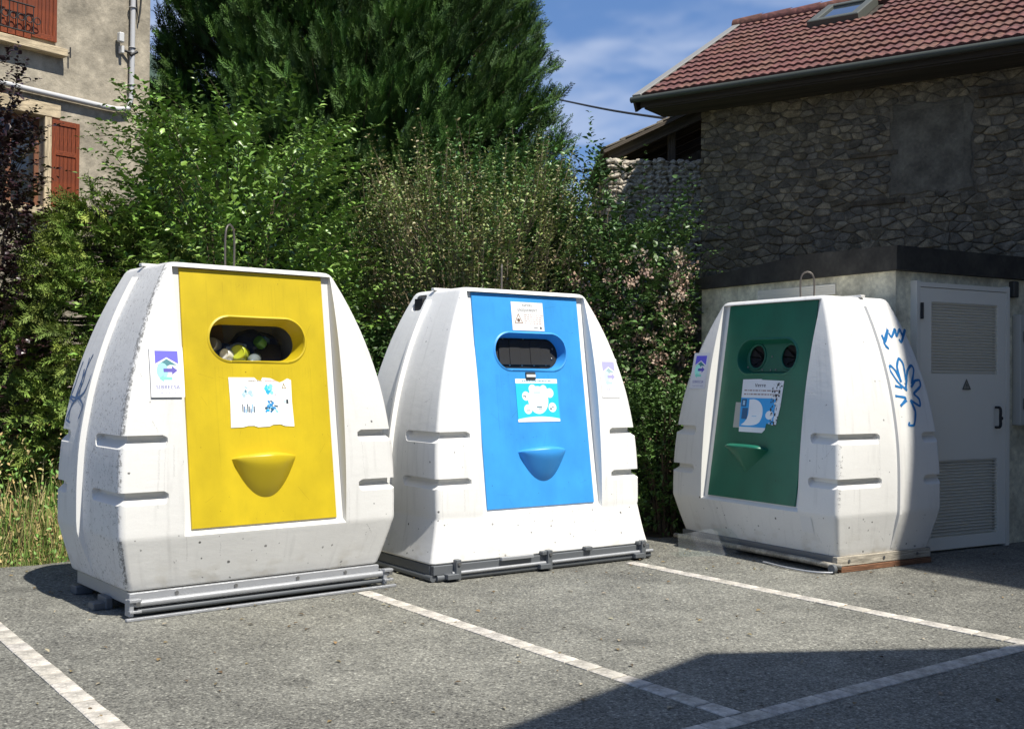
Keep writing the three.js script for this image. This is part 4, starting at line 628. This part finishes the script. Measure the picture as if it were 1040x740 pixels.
{ // packaging seen through the yellow container's mouth
  yellowBin.updateMatrixWorld(true);
  const put = (name, label, cat, geo, m, x, y, z, rx, ry, rz) => { const o = single(name, label, cat, geo, m, 'packaging inside the yellow container'); o.position.copy(yellowBin.localToWorld(V(x, y + .05, z))); o.rotation.set(rx, ry + yellowBin.rotation.y, rz); };
  const bottle = (r, h) => new THREE.LatheGeometry([[0, 0], [r * .9, 0], [r, .01], [r, h * .62], [r * .85, h * .72], [r * .38, h * .88], [r * .36, h], [0, h]].map(p => new THREE.Vector2(...p)), 18);
  const can = (r, h) => new THREE.LatheGeometry([[0, .004], [r * .8, 0], [r, .012], [r, h - .012], [r * .86, h], [r * .8, h - .006], [0, h - .008]].map(p => new THREE.Vector2(...p)), 20);
  const carton = (w, h, d) => new RoundedBoxGeometry(w, h, d, 2, .008).translate(0, h / 2, 0);
  const W = mat([.62, .62, .60], .4);
  put('milk_bottle', 'white plastic bottle inside the yellow container mouth', 'bottle', bottle(.045, .24), W, -.22, 1.56, .21, .3, .4, 1.2);
  put('food_can', 'yellow green tin can inside the yellow container mouth', 'can', can(.055, .13), mat([.40, .45, .03], .35), .015, 1.585, .25, 1.2, .5, .2);
  put('paper_cup', 'crumpled white cup lying inside the yellow container mouth', 'cup', can(.04, .10), W, -.08, 1.575, .27, 1.35, -.7, .3);
  put('blue_carton', 'dark blue carton inside the yellow container mouth', 'carton', carton(.16, .12, .09), mat([.03, .06, .14], .5), -.10, 1.53, .16, .25, .4, .3);
  put('drink_carton', 'pale blue drink carton inside the yellow container mouth', 'carton', carton(.08, .19, .08), mat([.09, .19, .30], .5), .19, 1.535, .15, .15, .7, -.35);
  put('water_bottle', 'crushed grey water bottle inside the yellow container mouth', 'bottle', bottle(.042, .26), mat([.16, .19, .20], .3), .12, 1.57, .23, 1.3, 1.2, .4);
  put('detergent_bottle', 'dark green bottle inside the yellow container mouth', 'bottle', bottle(.05, .26), mat([.02, .06, .035], .3), -.27, 1.55, .09, .1, .2, -.5);
  put('black_tray', 'black food tray leaning inside the yellow container mouth', 'tray', carton(.19, .14, .03), mat([.02, .02, .022], .35), .22, 1.54, .23, -.5, -.3, .2);
  put('brown_bag', 'crumpled brown paper bag inside the yellow container mouth', 'bag', new THREE.IcosahedronGeometry(.09, 2).scale(1.1, .8, .9).translate(0, .06, 0), mat([.16, .11, .07], .9), -.02, 1.54, .06, .2, .1, .3);
  put('tuna_can', 'flattened silver can lying on top inside the yellow container mouth', 'can', can(.05, .08), mat([.5, .5, .5], .3, { metalness: .5 }), -.15, 1.645, .17, 1.0, .3, .4);
  put('juice_carton', 'white and blue juice carton on top inside the yellow container mouth', 'carton', carton(.075, .18, .075), mat([.30, .40, .52], .5), .06, 1.64, .13, .9, .6, .9);
  put('green_cup', 'green yoghurt cup on top inside the yellow container mouth', 'cup', can(.04, .07), mat([.10, .26, .06], .4), .20, 1.66, .18, .7, -.4, .5);
  put('purple_box', 'purple snack box on top inside the yellow container mouth', 'box', carton(.14, .10, .05), mat([.14, .07, .16], .5), -.24, 1.655, .12, .4, .6, .3);
  put('cardboard_box', 'large brown cardboard box at the back inside the yellow container mouth', 'box', carton(.36, .26, .12), mat([.20, .135, .08], .85), -.17, 1.53, -.04, .15, .2, .12);
  put('dark_bag', 'dark blue plastic bag at the back inside the yellow container mouth', 'bag', (() => { const g = new THREE.IcosahedronGeometry(.17, 4), p = g.attributes.position; for (let i = 0; i < p.count; i++) { const q = .8 + .4 * fbm(p.getX(i) * 16 + 3, p.getY(i) * 16 + p.getZ(i) * 13, 3); p.setXYZ(i, p.getX(i) * q * 1.15, p.getY(i) * q * .85 + .11, p.getZ(i) * q); } g.computeVertexNormals(); return g; })(), mat([.03, .045, .09], .35), .22, 1.52, .0, 0, .4, 0);
  put('cereal_box', 'brown cardboard box inside the yellow container mouth', 'box', carton(.2, .15, .06), mat([.14, .09, .05], .8), .10, 1.53, .05, -.3, -.2, .1);
}

{ // clear plastic sheet caught under the green container
  const g = new THREE.PlaneGeometry(.62, .30, 12, 6), p = g.attributes.position;
  for (let i = 0; i < p.count; i++) { const x = p.getX(i), y = p.getY(i); p.setXYZ(i, x + y * .25, .006 + (y + .15) * .62 + .02 * Math.sin(x * 9 + y * 6), -y * .55 + .03 * Math.sin(x * 7)); }
  g.computeVertexNormals();
  const m = single('plastic_sheet', 'clear plastic sheet lying against the base of the green container', 'sheet', g, new THREE.MeshPhysicalMaterial({ color: lin(.93, .97, .96), transmission: .97, roughness: .08, thickness: 0, ior: 1.45, side: THREE.DoubleSide }));
  m.position.copy(G3(1.72, 9.52, .0)); m.rotation.y = .35;
}

// ------------------------------------------------------------------ plants
const leafGeo = (w = .5, fold = .12, bend = .12) => { const P = [[0, 0, 0], [-w * .5, .38, fold], [0, .42, 0], [w * .5, .38, fold], [-w * .33, .72, fold * .7 - bend * .3], [0, .74, -bend * .3], [w * .33, .72, fold * .7 - bend * .3], [0, 1, -bend]]; const g = new THREE.BufferGeometry(); g.setAttribute('position', new THREE.Float32BufferAttribute(P.flat(), 3)); g.setIndex([0, 2, 1, 0, 3, 2, 1, 2, 5, 1, 5, 4, 2, 3, 6, 2, 6, 5, 4, 5, 7, 5, 6, 7]); g.computeVertexNormals(); return g; };
const sprayGeo = (n, spread, seed) => { const R = rng(seed), pos = [], idx = []; const bar = (a, b, w) => { const k = pos.length / 3, d = [b[0] - a[0], b[1] - a[1]], l = Math.hypot(...d), nx = -d[1] / l * w, ny = d[0] / l * w, m = [.45 * a[0] + .55 * b[0], .45 * a[1] + .55 * b[1], .45 * a[2] + .55 * b[2]]; pos.push(...a, m[0] + nx, m[1] + ny, m[2] + .008, ...b, m[0] - nx, m[1] - ny, m[2] - .008); idx.push(k, k + 1, k + 2, k, k + 2, k + 3); };
  bar([0, 0, 0], [0, 1, -.12], .025);
  for (let i = 0; i < n; i++) { const t = .12 + .8 * i / n, s = i % 2 ? 1 : -1, l = spread * (1 - t * .65) * (.75 + R() * .5), z = (R() - .5) * .16; const b = [s * l * .55, t + l * .75, -.12 * t + z]; bar([0, t, -.12 * t], b, .022); bar([s * l * .2, t + l * .28, -.12 * t + z * .4], [s * l * .48, t + l * .32, -.12 * t + z + .03], .016); }
  const g = new THREE.BufferGeometry(); g.setAttribute('position', new THREE.Float32BufferAttribute(pos, 3)); g.setIndex(idx); g.computeVertexNormals(); return g; };
class Cloud { // gathers leaf-sized copies, built into one foliage part
  constructor() { this.m = []; this.c = []; }
  add(p, d, up, s, col) { const y = d.clone().normalize(); let x = new THREE.Vector3().crossVectors(y, up); if (x.lengthSq() < 1e-6) x.set(1, 0, 0); x.normalize(); const z = new THREE.Vector3().crossVectors(x, y); const m = new THREE.Matrix4().makeBasis(x.multiplyScalar(s), y.multiplyScalar(s), z.multiplyScalar(s)); m.setPosition(p); this.m.push(m); this.c.push(col); }
  build(name, geo, material, parent) { const im = shadows(new THREE.InstancedMesh(geo, material, this.m.length)); im.name = name; this.m.forEach((m, i) => { im.setMatrixAt(i, m); im.setColorAt(i, this.c[i]); }); im.userData.kind = 'stuff'; parent.add(im); return im; }
}
const leafMat = (o = {}) => new THREE.MeshPhysicalMaterial({ color: 0xffffff, roughness: .55, side: THREE.DoubleSide, ...o });
const tint = (R, base, v = .25, hue = .12) => { const k = 1 + (R() - .5) * 2 * v; return lin(base[0] * k * (1 + (R() - .5) * hue * 2), base[1] * k, base[2] * k * (1 + (R() - .5) * hue)); };
const barkM = mat([.09, .07, .05], .95, { map: stoneTex });
const rv = R => V(R() * 2 - 1, R() * 2 - 1, R() * 2 - 1);

// leafy shrub: stems from the ground, upright or arching shoots set with leaves
function shrub(name, label, cat, X, Z, o) {
  const R = rng(o.seed), t = thing(name, label, cat, G3(X, Z, -.05)), cl = new Cloud(), twigs = [], stems = [];
  for (let i = 0; i < o.stems; i++) { const a = R() * 6.283, r = o.r * (.25 + R() * .55), h = o.h * (.55 + R() * .3); stems.push(tube([V(Math.cos(a) * .1, 0, Math.sin(a) * .1), V(Math.cos(a) * r * .4, h * .4, Math.sin(a) * r * .4), V(Math.cos(a) * r, h, Math.sin(a) * r)], .022, .006, 5)); }
  for (let i = 0; i < o.shoots; i++) {
    const a = R() * 6.283, u = Math.pow(R(), .7), hh = lerp(o.y0, 1, Math.pow(R(), .8));
    const env = o.env(hh) * (.86 + .3 * fbm(a * 1.4 + o.seed, hh * 3, 2)), rad = o.r * env * (.45 + .55 * Math.sqrt(u));
    const p = V(Math.cos(a) * rad, hh * o.h * (.86 + .12 * R()), Math.sin(a) * rad);
    if (fbm(p.x * 1.9 + o.seed, p.y * 1.5 + p.z * 1.3, 2) < (o.gap ?? .36)) continue;
    let d = V(Math.cos(a) * o.out, o.up * (.6 + R() * .6), Math.sin(a) * o.out).add(rv(R).multiplyScalar(o.wild)).normalize();
    const len = o.len * (.6 + R() * .8), n = Math.round(o.leaves * (.7 + R() * .6)), tone = .75 + R() * .5, pts = [p.clone()];
    const base = o.cols[Math.floor(R() * o.cols.length)].map(v => v * tone);
    let q = p.clone();
    for (let k = 0; k < n; k++) {
      q = q.clone().addScaledVector(d, len / n); d = d.clone().add(V(0, -o.droop / n, 0)).add(rv(R).multiplyScalar(.05)).normalize();
      const f = 1 - .45 * k / n, ang = k * 2.4 + R() * .6, side = V(Math.cos(ang), .15, Math.sin(ang)), side2 = side.clone().multiplyScalar(-1).setY(.15);
      for (const s of o.pairs ? [side, side2] : [side]) cl.add(q, d.clone().multiplyScalar(.45).add(s).add(rv(R).multiplyScalar(.25)), V(0, 1, 0).add(rv(R).multiplyScalar(.55)).addScaledVector(s, .2), o.leaf * f * (.5 + R() * 1.0), tint(R, base));
      if (k % 4 === 0) pts.push(q.clone());
    }
    if (o.twig && pts.length > 2 && R() < o.twig) twigs.push(tube([p.clone().addScaledVector(V(p.x, 0, p.z), -.25).add(V(0, -.25, 0)), ...pts], .006, .002, 3));
  }
  for (let i = 0; i < (o.fill || 0); i++) { const a = R() * 6.283, hh = Math.pow(R(), .75), rad = o.r * o.env(hh) * Math.sqrt(R()) * .85; cl.add(V(Math.cos(a) * rad, hh * o.h * .92, Math.sin(a) * rad), rv(R), V(0, 1, 0).add(rv(R).multiplyScalar(.6)), o.leaf * (.8 + R() * .6), tint(R, o.cols[0], .3)); }
  part('stem', mergeGeometries([...stems, ...twigs].map(g => g.toNonIndexed())), o.bark || barkM, t);
  cl.build('foliage', leafGeo(o.width || .5), leafMat(o.mat), t);
  return [t, R];
}
const dome = h => Math.sqrt(clamp(1 - Math.pow((h - .45) / .62, 2), .05, 1));
const vase = h => (.55 + .75 * h) * (h > .8 ? 1 - Math.pow((h - .8) / .24, 2) * .75 : 1);

shrub('leafy_shrub', 'tall bright green leafy shrub arching up behind the yellow container', 'shrub', -2.8, 11.1, { seed: 101, stems: 14, r: 1.14, h: 4.15, y0: .22, env: h => 1.06 - .42 * h * h, shoots: 820, gap: .42, out: .6, up: 1, wild: .4, len: .72, leaves: 14, pairs: true, droop: .7, leaf: .09, width: .5, fill: 2600, cols: [[.125, .225, .036], [.155, .265, .048], [.20, .315, .075]], twig: .15, mat: { roughness: .36, specularIntensity: 1 } });
shrub('twiggy_shrub', 'olive brown twiggy shrub with upright stems behind the blue container', 'shrub', -.42, 12.0, { seed: 202, stems: 30, r: 1.26, h: 3.7, y0: .25, env: h => .75 + .35 * h - (h > .85 ? (h - .85) * 2.5 : 0), shoots: 1500, out: .25, up: 1.2, wild: .25, len: .62, leaves: 13, pairs: true, droop: .1, leaf: .052, width: .5, fill: 3500, cols: [[.205, .26, .08], [.225, .25, .095], [.16, .265, .066], [.255, .225, .105]], twig: .4, bark: mat([.20, .16, .105], .9), mat: { roughness: .5 } });
shrub('tall_green_shrub', 'glossy dark green shrub rising above the twiggy brown shrub', 'shrub', .2, 12.9, { seed: 212, stems: 14, r: 1.45, h: 4.1, y0: .5, env: h => 1.05 - .3 * h, shoots: 420, out: .2, up: 1.3, wild: .3, len: .6, leaves: 12, pairs: true, droop: .1, leaf: .075, width: .5, fill: 3000, cols: [[.065, .15, .03], [.08, .175, .042]], twig: .2, mat: { roughness: .4 } });
{ // shrub with faded pinkish flower heads by the stone house
  const [t, R] = shrub('flowering_shrub', 'shrub with faded pinkish flower heads beside the stone house corner', 'shrub', 1.08, 12.0, { seed: 303, gap: .2, stems: 16, r: .86, h: 3.5, y0: .2, env: h => .95 - .35 * Math.max(0, h - .5), shoots: 620, out: .6, up: .8, wild: .5, len: .45, leaves: 10, pairs: true, droop: .5, leaf: .075, width: .6, fill: 3500, cols: [[.07, .135, .034], [.09, .16, .045], [.06, .12, .034]], twig: .2, mat: { roughness: .42 } });
  const cl = new Cloud(); for (let i = 0; i < 420; i++) { const a = R() * 6.283, h = .25 + R() * .55, rad = (.55 + .45 * Math.sqrt(R())) * .9, p = V(Math.cos(a) * rad, h * 3.6, Math.sin(a) * rad), b = [[.36, .25, .19], [.44, .36, .27], [.28, .20, .14]][Math.floor(R() * 3)]; for (let k = 0; k < 22; k++) cl.add(p.clone().add(rv(R).multiplyScalar(.06)), rv(R).add(V(0, .6, 0)), rv(R), .026 + R() * .018, tint(R, b, .3)); }
  cl.build('flower_heads', leafGeo(.8), leafMat({ roughness: .8 }), t);
}
shrub('small_leaf_sapling', 'thin sapling with oval leaves standing out against the sky beside the conifer', 'sapling', .98, 12.2, { seed: 318, stems: 3, r: .26, h: 4.25, y0: .72, env: h => 1, shoots: 36, out: .5, up: .9, wild: .6, len: .3, leaves: 7, pairs: true, droop: .3, leaf: .085, width: .62, cols: [[.04, .085, .02]], twig: .8 });
shrub('low_hedge', 'low rounded green hedge between the blue and green containers', 'hedge', 1.55, 11.15, { seed: 404, stems: 12, r: .62, h: 1.62, y0: .05, env: h => 1.0 - .15 * h, shoots: 520, out: .7, up: .8, wild: .5, len: .22, leaves: 9, pairs: true, droop: .2, leaf: .05, width: .5, fill: 3500, cols: [[.06, .125, .022], [.075, .14, .03]] });
shrub('purple_shrub', 'dark purple leaved shrub standing in front of the shuttered house', 'shrub', -4.95, 10.1, { seed: 505, stems: 10, r: .58, h: 4.4, y0: .2, env: h => 1.05 - .6 * Math.max(0, h - .5), shoots: 560, out: .5, up: .9, wild: .6, len: .3, leaves: 10, pairs: true, droop: .4, leaf: .062, width: .7, fill: 2600, cols: [[.030, .013, .016], [.042, .018, .020], [.024, .012, .014]], twig: .3, mat: { roughness: .35 } });
shrub('bramble_bush', 'low mixed green bush at the edge of the tarmac behind the yellow container', 'bush', -2.3, 10.6, { seed: 606, stems: 12, r: .95, h: 1.75, y0: .05, env: dome, shoots: 480, out: .7, up: .7, wild: .6, len: .35, leaves: 9, pairs: true, droop: .5, leaf: .07, width: .6, fill: 2200, cols: [[.05, .11, .02], [.065, .12, .03], [.04, .09, .02]] });
shrub('shade_bush', 'dark leafy bush filling the gap behind the yellow and blue containers', 'bush', -1.5, 11.4, { seed: 707, stems: 12, r: .9, h: 2.15, y0: .05, env: dome, shoots: 480, out: .6, up: .8, wild: .6, len: .4, leaves: 9, pairs: true, droop: .4, leaf: .075, width: .55, fill: 3000, cols: [[.04, .09, .018], [.05, .105, .022]] });

// conifers: boughs carrying flat sprays
function conifer(name, label, X, Z, o) {
  const R = rng(o.seed), t = thing(name, label, 'tree', G3(X, Z, -.05)), geos = [new Cloud(), new Cloud()], limbs = [];
  part('trunk', tube([V(0, 0, 0), V(.05, o.h * .4, .03), V(0, o.h * .97, 0)], o.trunk, .02, 9), barkM, t);
  for (let i = 0; i < o.boughs; i++) {
    const h = o.y0 + (1 - o.y0) * (i + R()) / o.boughs, a = i * 2.39996 + R() * .8;
    const rr = o.r * o.env(h) * (.84 + .32 * fbm(Math.cos(a) * 2 + o.seed, h * 7 + Math.sin(a) * 2, 3));
    const A = V(0, h * o.h - rr * o.rise * .8, 0), B = V(Math.cos(a) * rr, h * o.h + rr * o.rise * .2, Math.sin(a) * rr), mid = A.clone().lerp(B, .55).add(V(0, -rr * .06, 0));
    const c = new THREE.QuadraticBezierCurve3(A, mid, B); limbs.push(tube([A, mid, B], .022, .005, 4));
    const tone = .7 + R() * .6, out = V(Math.cos(a), 0, Math.sin(a)), sideV = V(-Math.sin(a), 0, Math.cos(a)), n = Math.round(o.sprays * (.5 + rr / o.r * .6));
    for (let k = 0; k < n; k++) {
      const s = .32 + .68 * Math.pow(R(), .6), p = c.getPoint(s), wd = o.fan * (1.15 - s * .6);
      p.addScaledVector(sideV, (R() - .5) * 2 * wd).add(V(0, (R() - .5) * wd * 1.1, 0)).addScaledVector(out, (R() - .5) * .15);
      const d = out.clone().multiplyScalar(o.dir[0]).add(V(0, o.dir[1], 0)).add(rv(R).multiplyScalar(.55));
      geos[k % 2].add(p, d, out.clone().add(rv(R).multiplyScalar(.9)), o.size * (.65 + R() * .7), tint(R, o.cols[Math.floor(R() * o.cols.length)].map(v => v * tone), .22));
    }
  }
  part('limbs', mergeGeometries(limbs.map(g => g.toNonIndexed())), barkM, t);
  geos.forEach((g, i) => g.build('foliage', sprayGeo(o.twigs || 16, .42, o.seed + i), leafMat({ roughness: .7 }), t));
}
conifer('conifer_tree', 'huge dark green conifer filling the sky behind the shrubs', -3.3, 22, { seed: 808, h: 21, y0: .02, r: 4.25, trunk: .34, boughs: 1150, env: h => h < .12 ? .85 + h * 1.25 : Math.pow(1 - (h - .12) / .92, .5), rise: .5, sprays: 125, fan: .5, dir: [.7, .95], size: .36, cols: [[.030, .080, .008], [.042, .104, .011], [.060, .138, .016]] });
conifer('feathery_conifer', 'yellow green feathery conifer bush beside the purple shrub', -4.0, 10.9, { seed: 909, h: 3.2, y0: .03, r: .95, trunk: .06, boughs: 190, env: h => Math.sqrt(clamp(1 - Math.pow((h - .4) / .64, 2), .03, 1)), rise: .1, sprays: 38, fan: .22, dir: [.9, -.1], size: .24, cols: [[.165, .23, .034], [.19, .255, .042], [.13, .20, .03]] });

{ // grass and dry weeds on the verge, ground cover under the shrubs
  const R = rng(31), blades = new Cloud(), straw = new Cloud();
  const blade = (() => { const g = new THREE.BufferGeometry(); g.setAttribute('position', new THREE.Float32BufferAttribute([-.012, 0, 0, .012, 0, 0, -.010, .4, .03, .010, .4, .03, -.006, .75, .10, .006, .75, .10, 0, 1, .2], 3)); g.setIndex([0, 1, 2, 1, 3, 2, 2, 3, 4, 3, 5, 4, 4, 5, 6]); g.computeVertexNormals(); return g; })();
  for (let i = 0; i < 34000; i++) {
    const t = -3 + R() * 8.5, off = Math.pow(R(), 1.5) * 2.4, x = -3.93 + D1[0] * t - D1[1] * off, z = 8.58 + D1[1] * t + D1[0] * off;
    const clump = fbm(x * 2.2, z * 2.2 + 5, 3), near = smooth(0, .55, off), tall = t < 1.6 ? 1 : .55;
    const h = (.07 + near * (.17 + .7 * clump * R())) * tall; if (R() > .35 + clump) continue;
    const dry = fbm(x * 3 + 20, z * 3, 3) + (R() - .5) * .5 + near * .12 > .545;
    (dry ? straw : blades).add(G3(x, z, -.05), V((R() - .5) * .5, 1, (R() - .5) * .5), rv(R).setY(0), h * (.7 + R() * .6), dry ? tint(R, [.44, .35, .15], .35) : tint(R, [.16, .26, .045], .35));
  }
  for (const [c, n, l] of [[blades, 'verge_grass', 'green grass growing along the edge of the tarmac'], [straw, 'dry_grass', 'dry straw coloured grass standing at the edge of the tarmac']]) { const m = c.build(n, blade, leafMat({ roughness: .8 }), scene); m.userData = { kind: 'stuff', label: l, category: 'grass' }; }
  const weeds = new Cloud(); for (let i = 0; i < 22000; i++) { const t = -2.5 + R() * 7.5, off = .05 + R() * 2.2, x = -3.93 + D1[0] * t - D1[1] * off, z = 8.58 + D1[1] * t + D1[0] * off, h = Math.pow(R(), 1.5) * (.35 + .75 * smooth(0, .8, off)) * smooth(-.05, .25, off) + .02; weeds.add(G3(x, z, h - .04), rv(R).add(V(0, .4, 0)), V(0, 1, 0).add(rv(R).multiplyScalar(.5)), .022 + R() * .034, tint(R, R() < .62 ? [.13, .25, .045] : [.38, .29, .12], .3)); }
  const w = weeds.build('weeds', leafGeo(.5), leafMat({ roughness: .6 }), scene); w.userData = { kind: 'stuff', label: 'broad leaved weeds growing among the verge grass', category: 'weeds' };
  const litter = new Cloud(); for (let i = 0; i < 700; i++) { const nearBin = R() < .55, x = nearBin ? -4 + R() * 8 : -4 + R() * 8.5, z = nearBin ? 8.2 + R() * 3 + x * .25 : 4.8 + R() * 5; litter.add(G3(x, z, .004 + R() * .004), V(R() - .5, .05, R() - .5), V(0, 1, 0).add(rv(R).multiplyScalar(.25)), .015 + R() * .03, tint(R, [[.20, .14, .06], [.10, .07, .035], [.30, .26, .18]][Math.floor(R() * 3)], .3)); }
  const l = litter.build('leaf_litter', leafGeo(.6), leafMat({ roughness: .9 }), scene); l.userData = { kind: 'stuff', label: 'scattered dry leaves and bits on the tarmac', category: 'litter' };
}
{ // wooded mountain far behind
  const g = new THREE.PlaneGeometry(1500, 500, 120, 40); g.rotateX(-Math.PI / 2); const p = g.attributes.position;
  for (let i = 0; i < p.count; i++) { const x = p.getX(i) - 520, z = p.getZ(i) - 760; const k = smooth(-40, -420, x) * smooth(-510, -700, z); p.setXYZ(i, x, -1 + 330 * k * (.75 + .5 * fbm(x / 140, z / 140, 4)) + 14 * k * fbm(x / 12, z / 12, 2), z); }
  g.computeVertexNormals(); structure('mountain', g, mat([.05, .085, .06], 1));
}
scene.traverse(o => { if (o.isMesh) { o.castShadow = true; o.receiveShadow = true; } });
renderer.render(scene, camera);
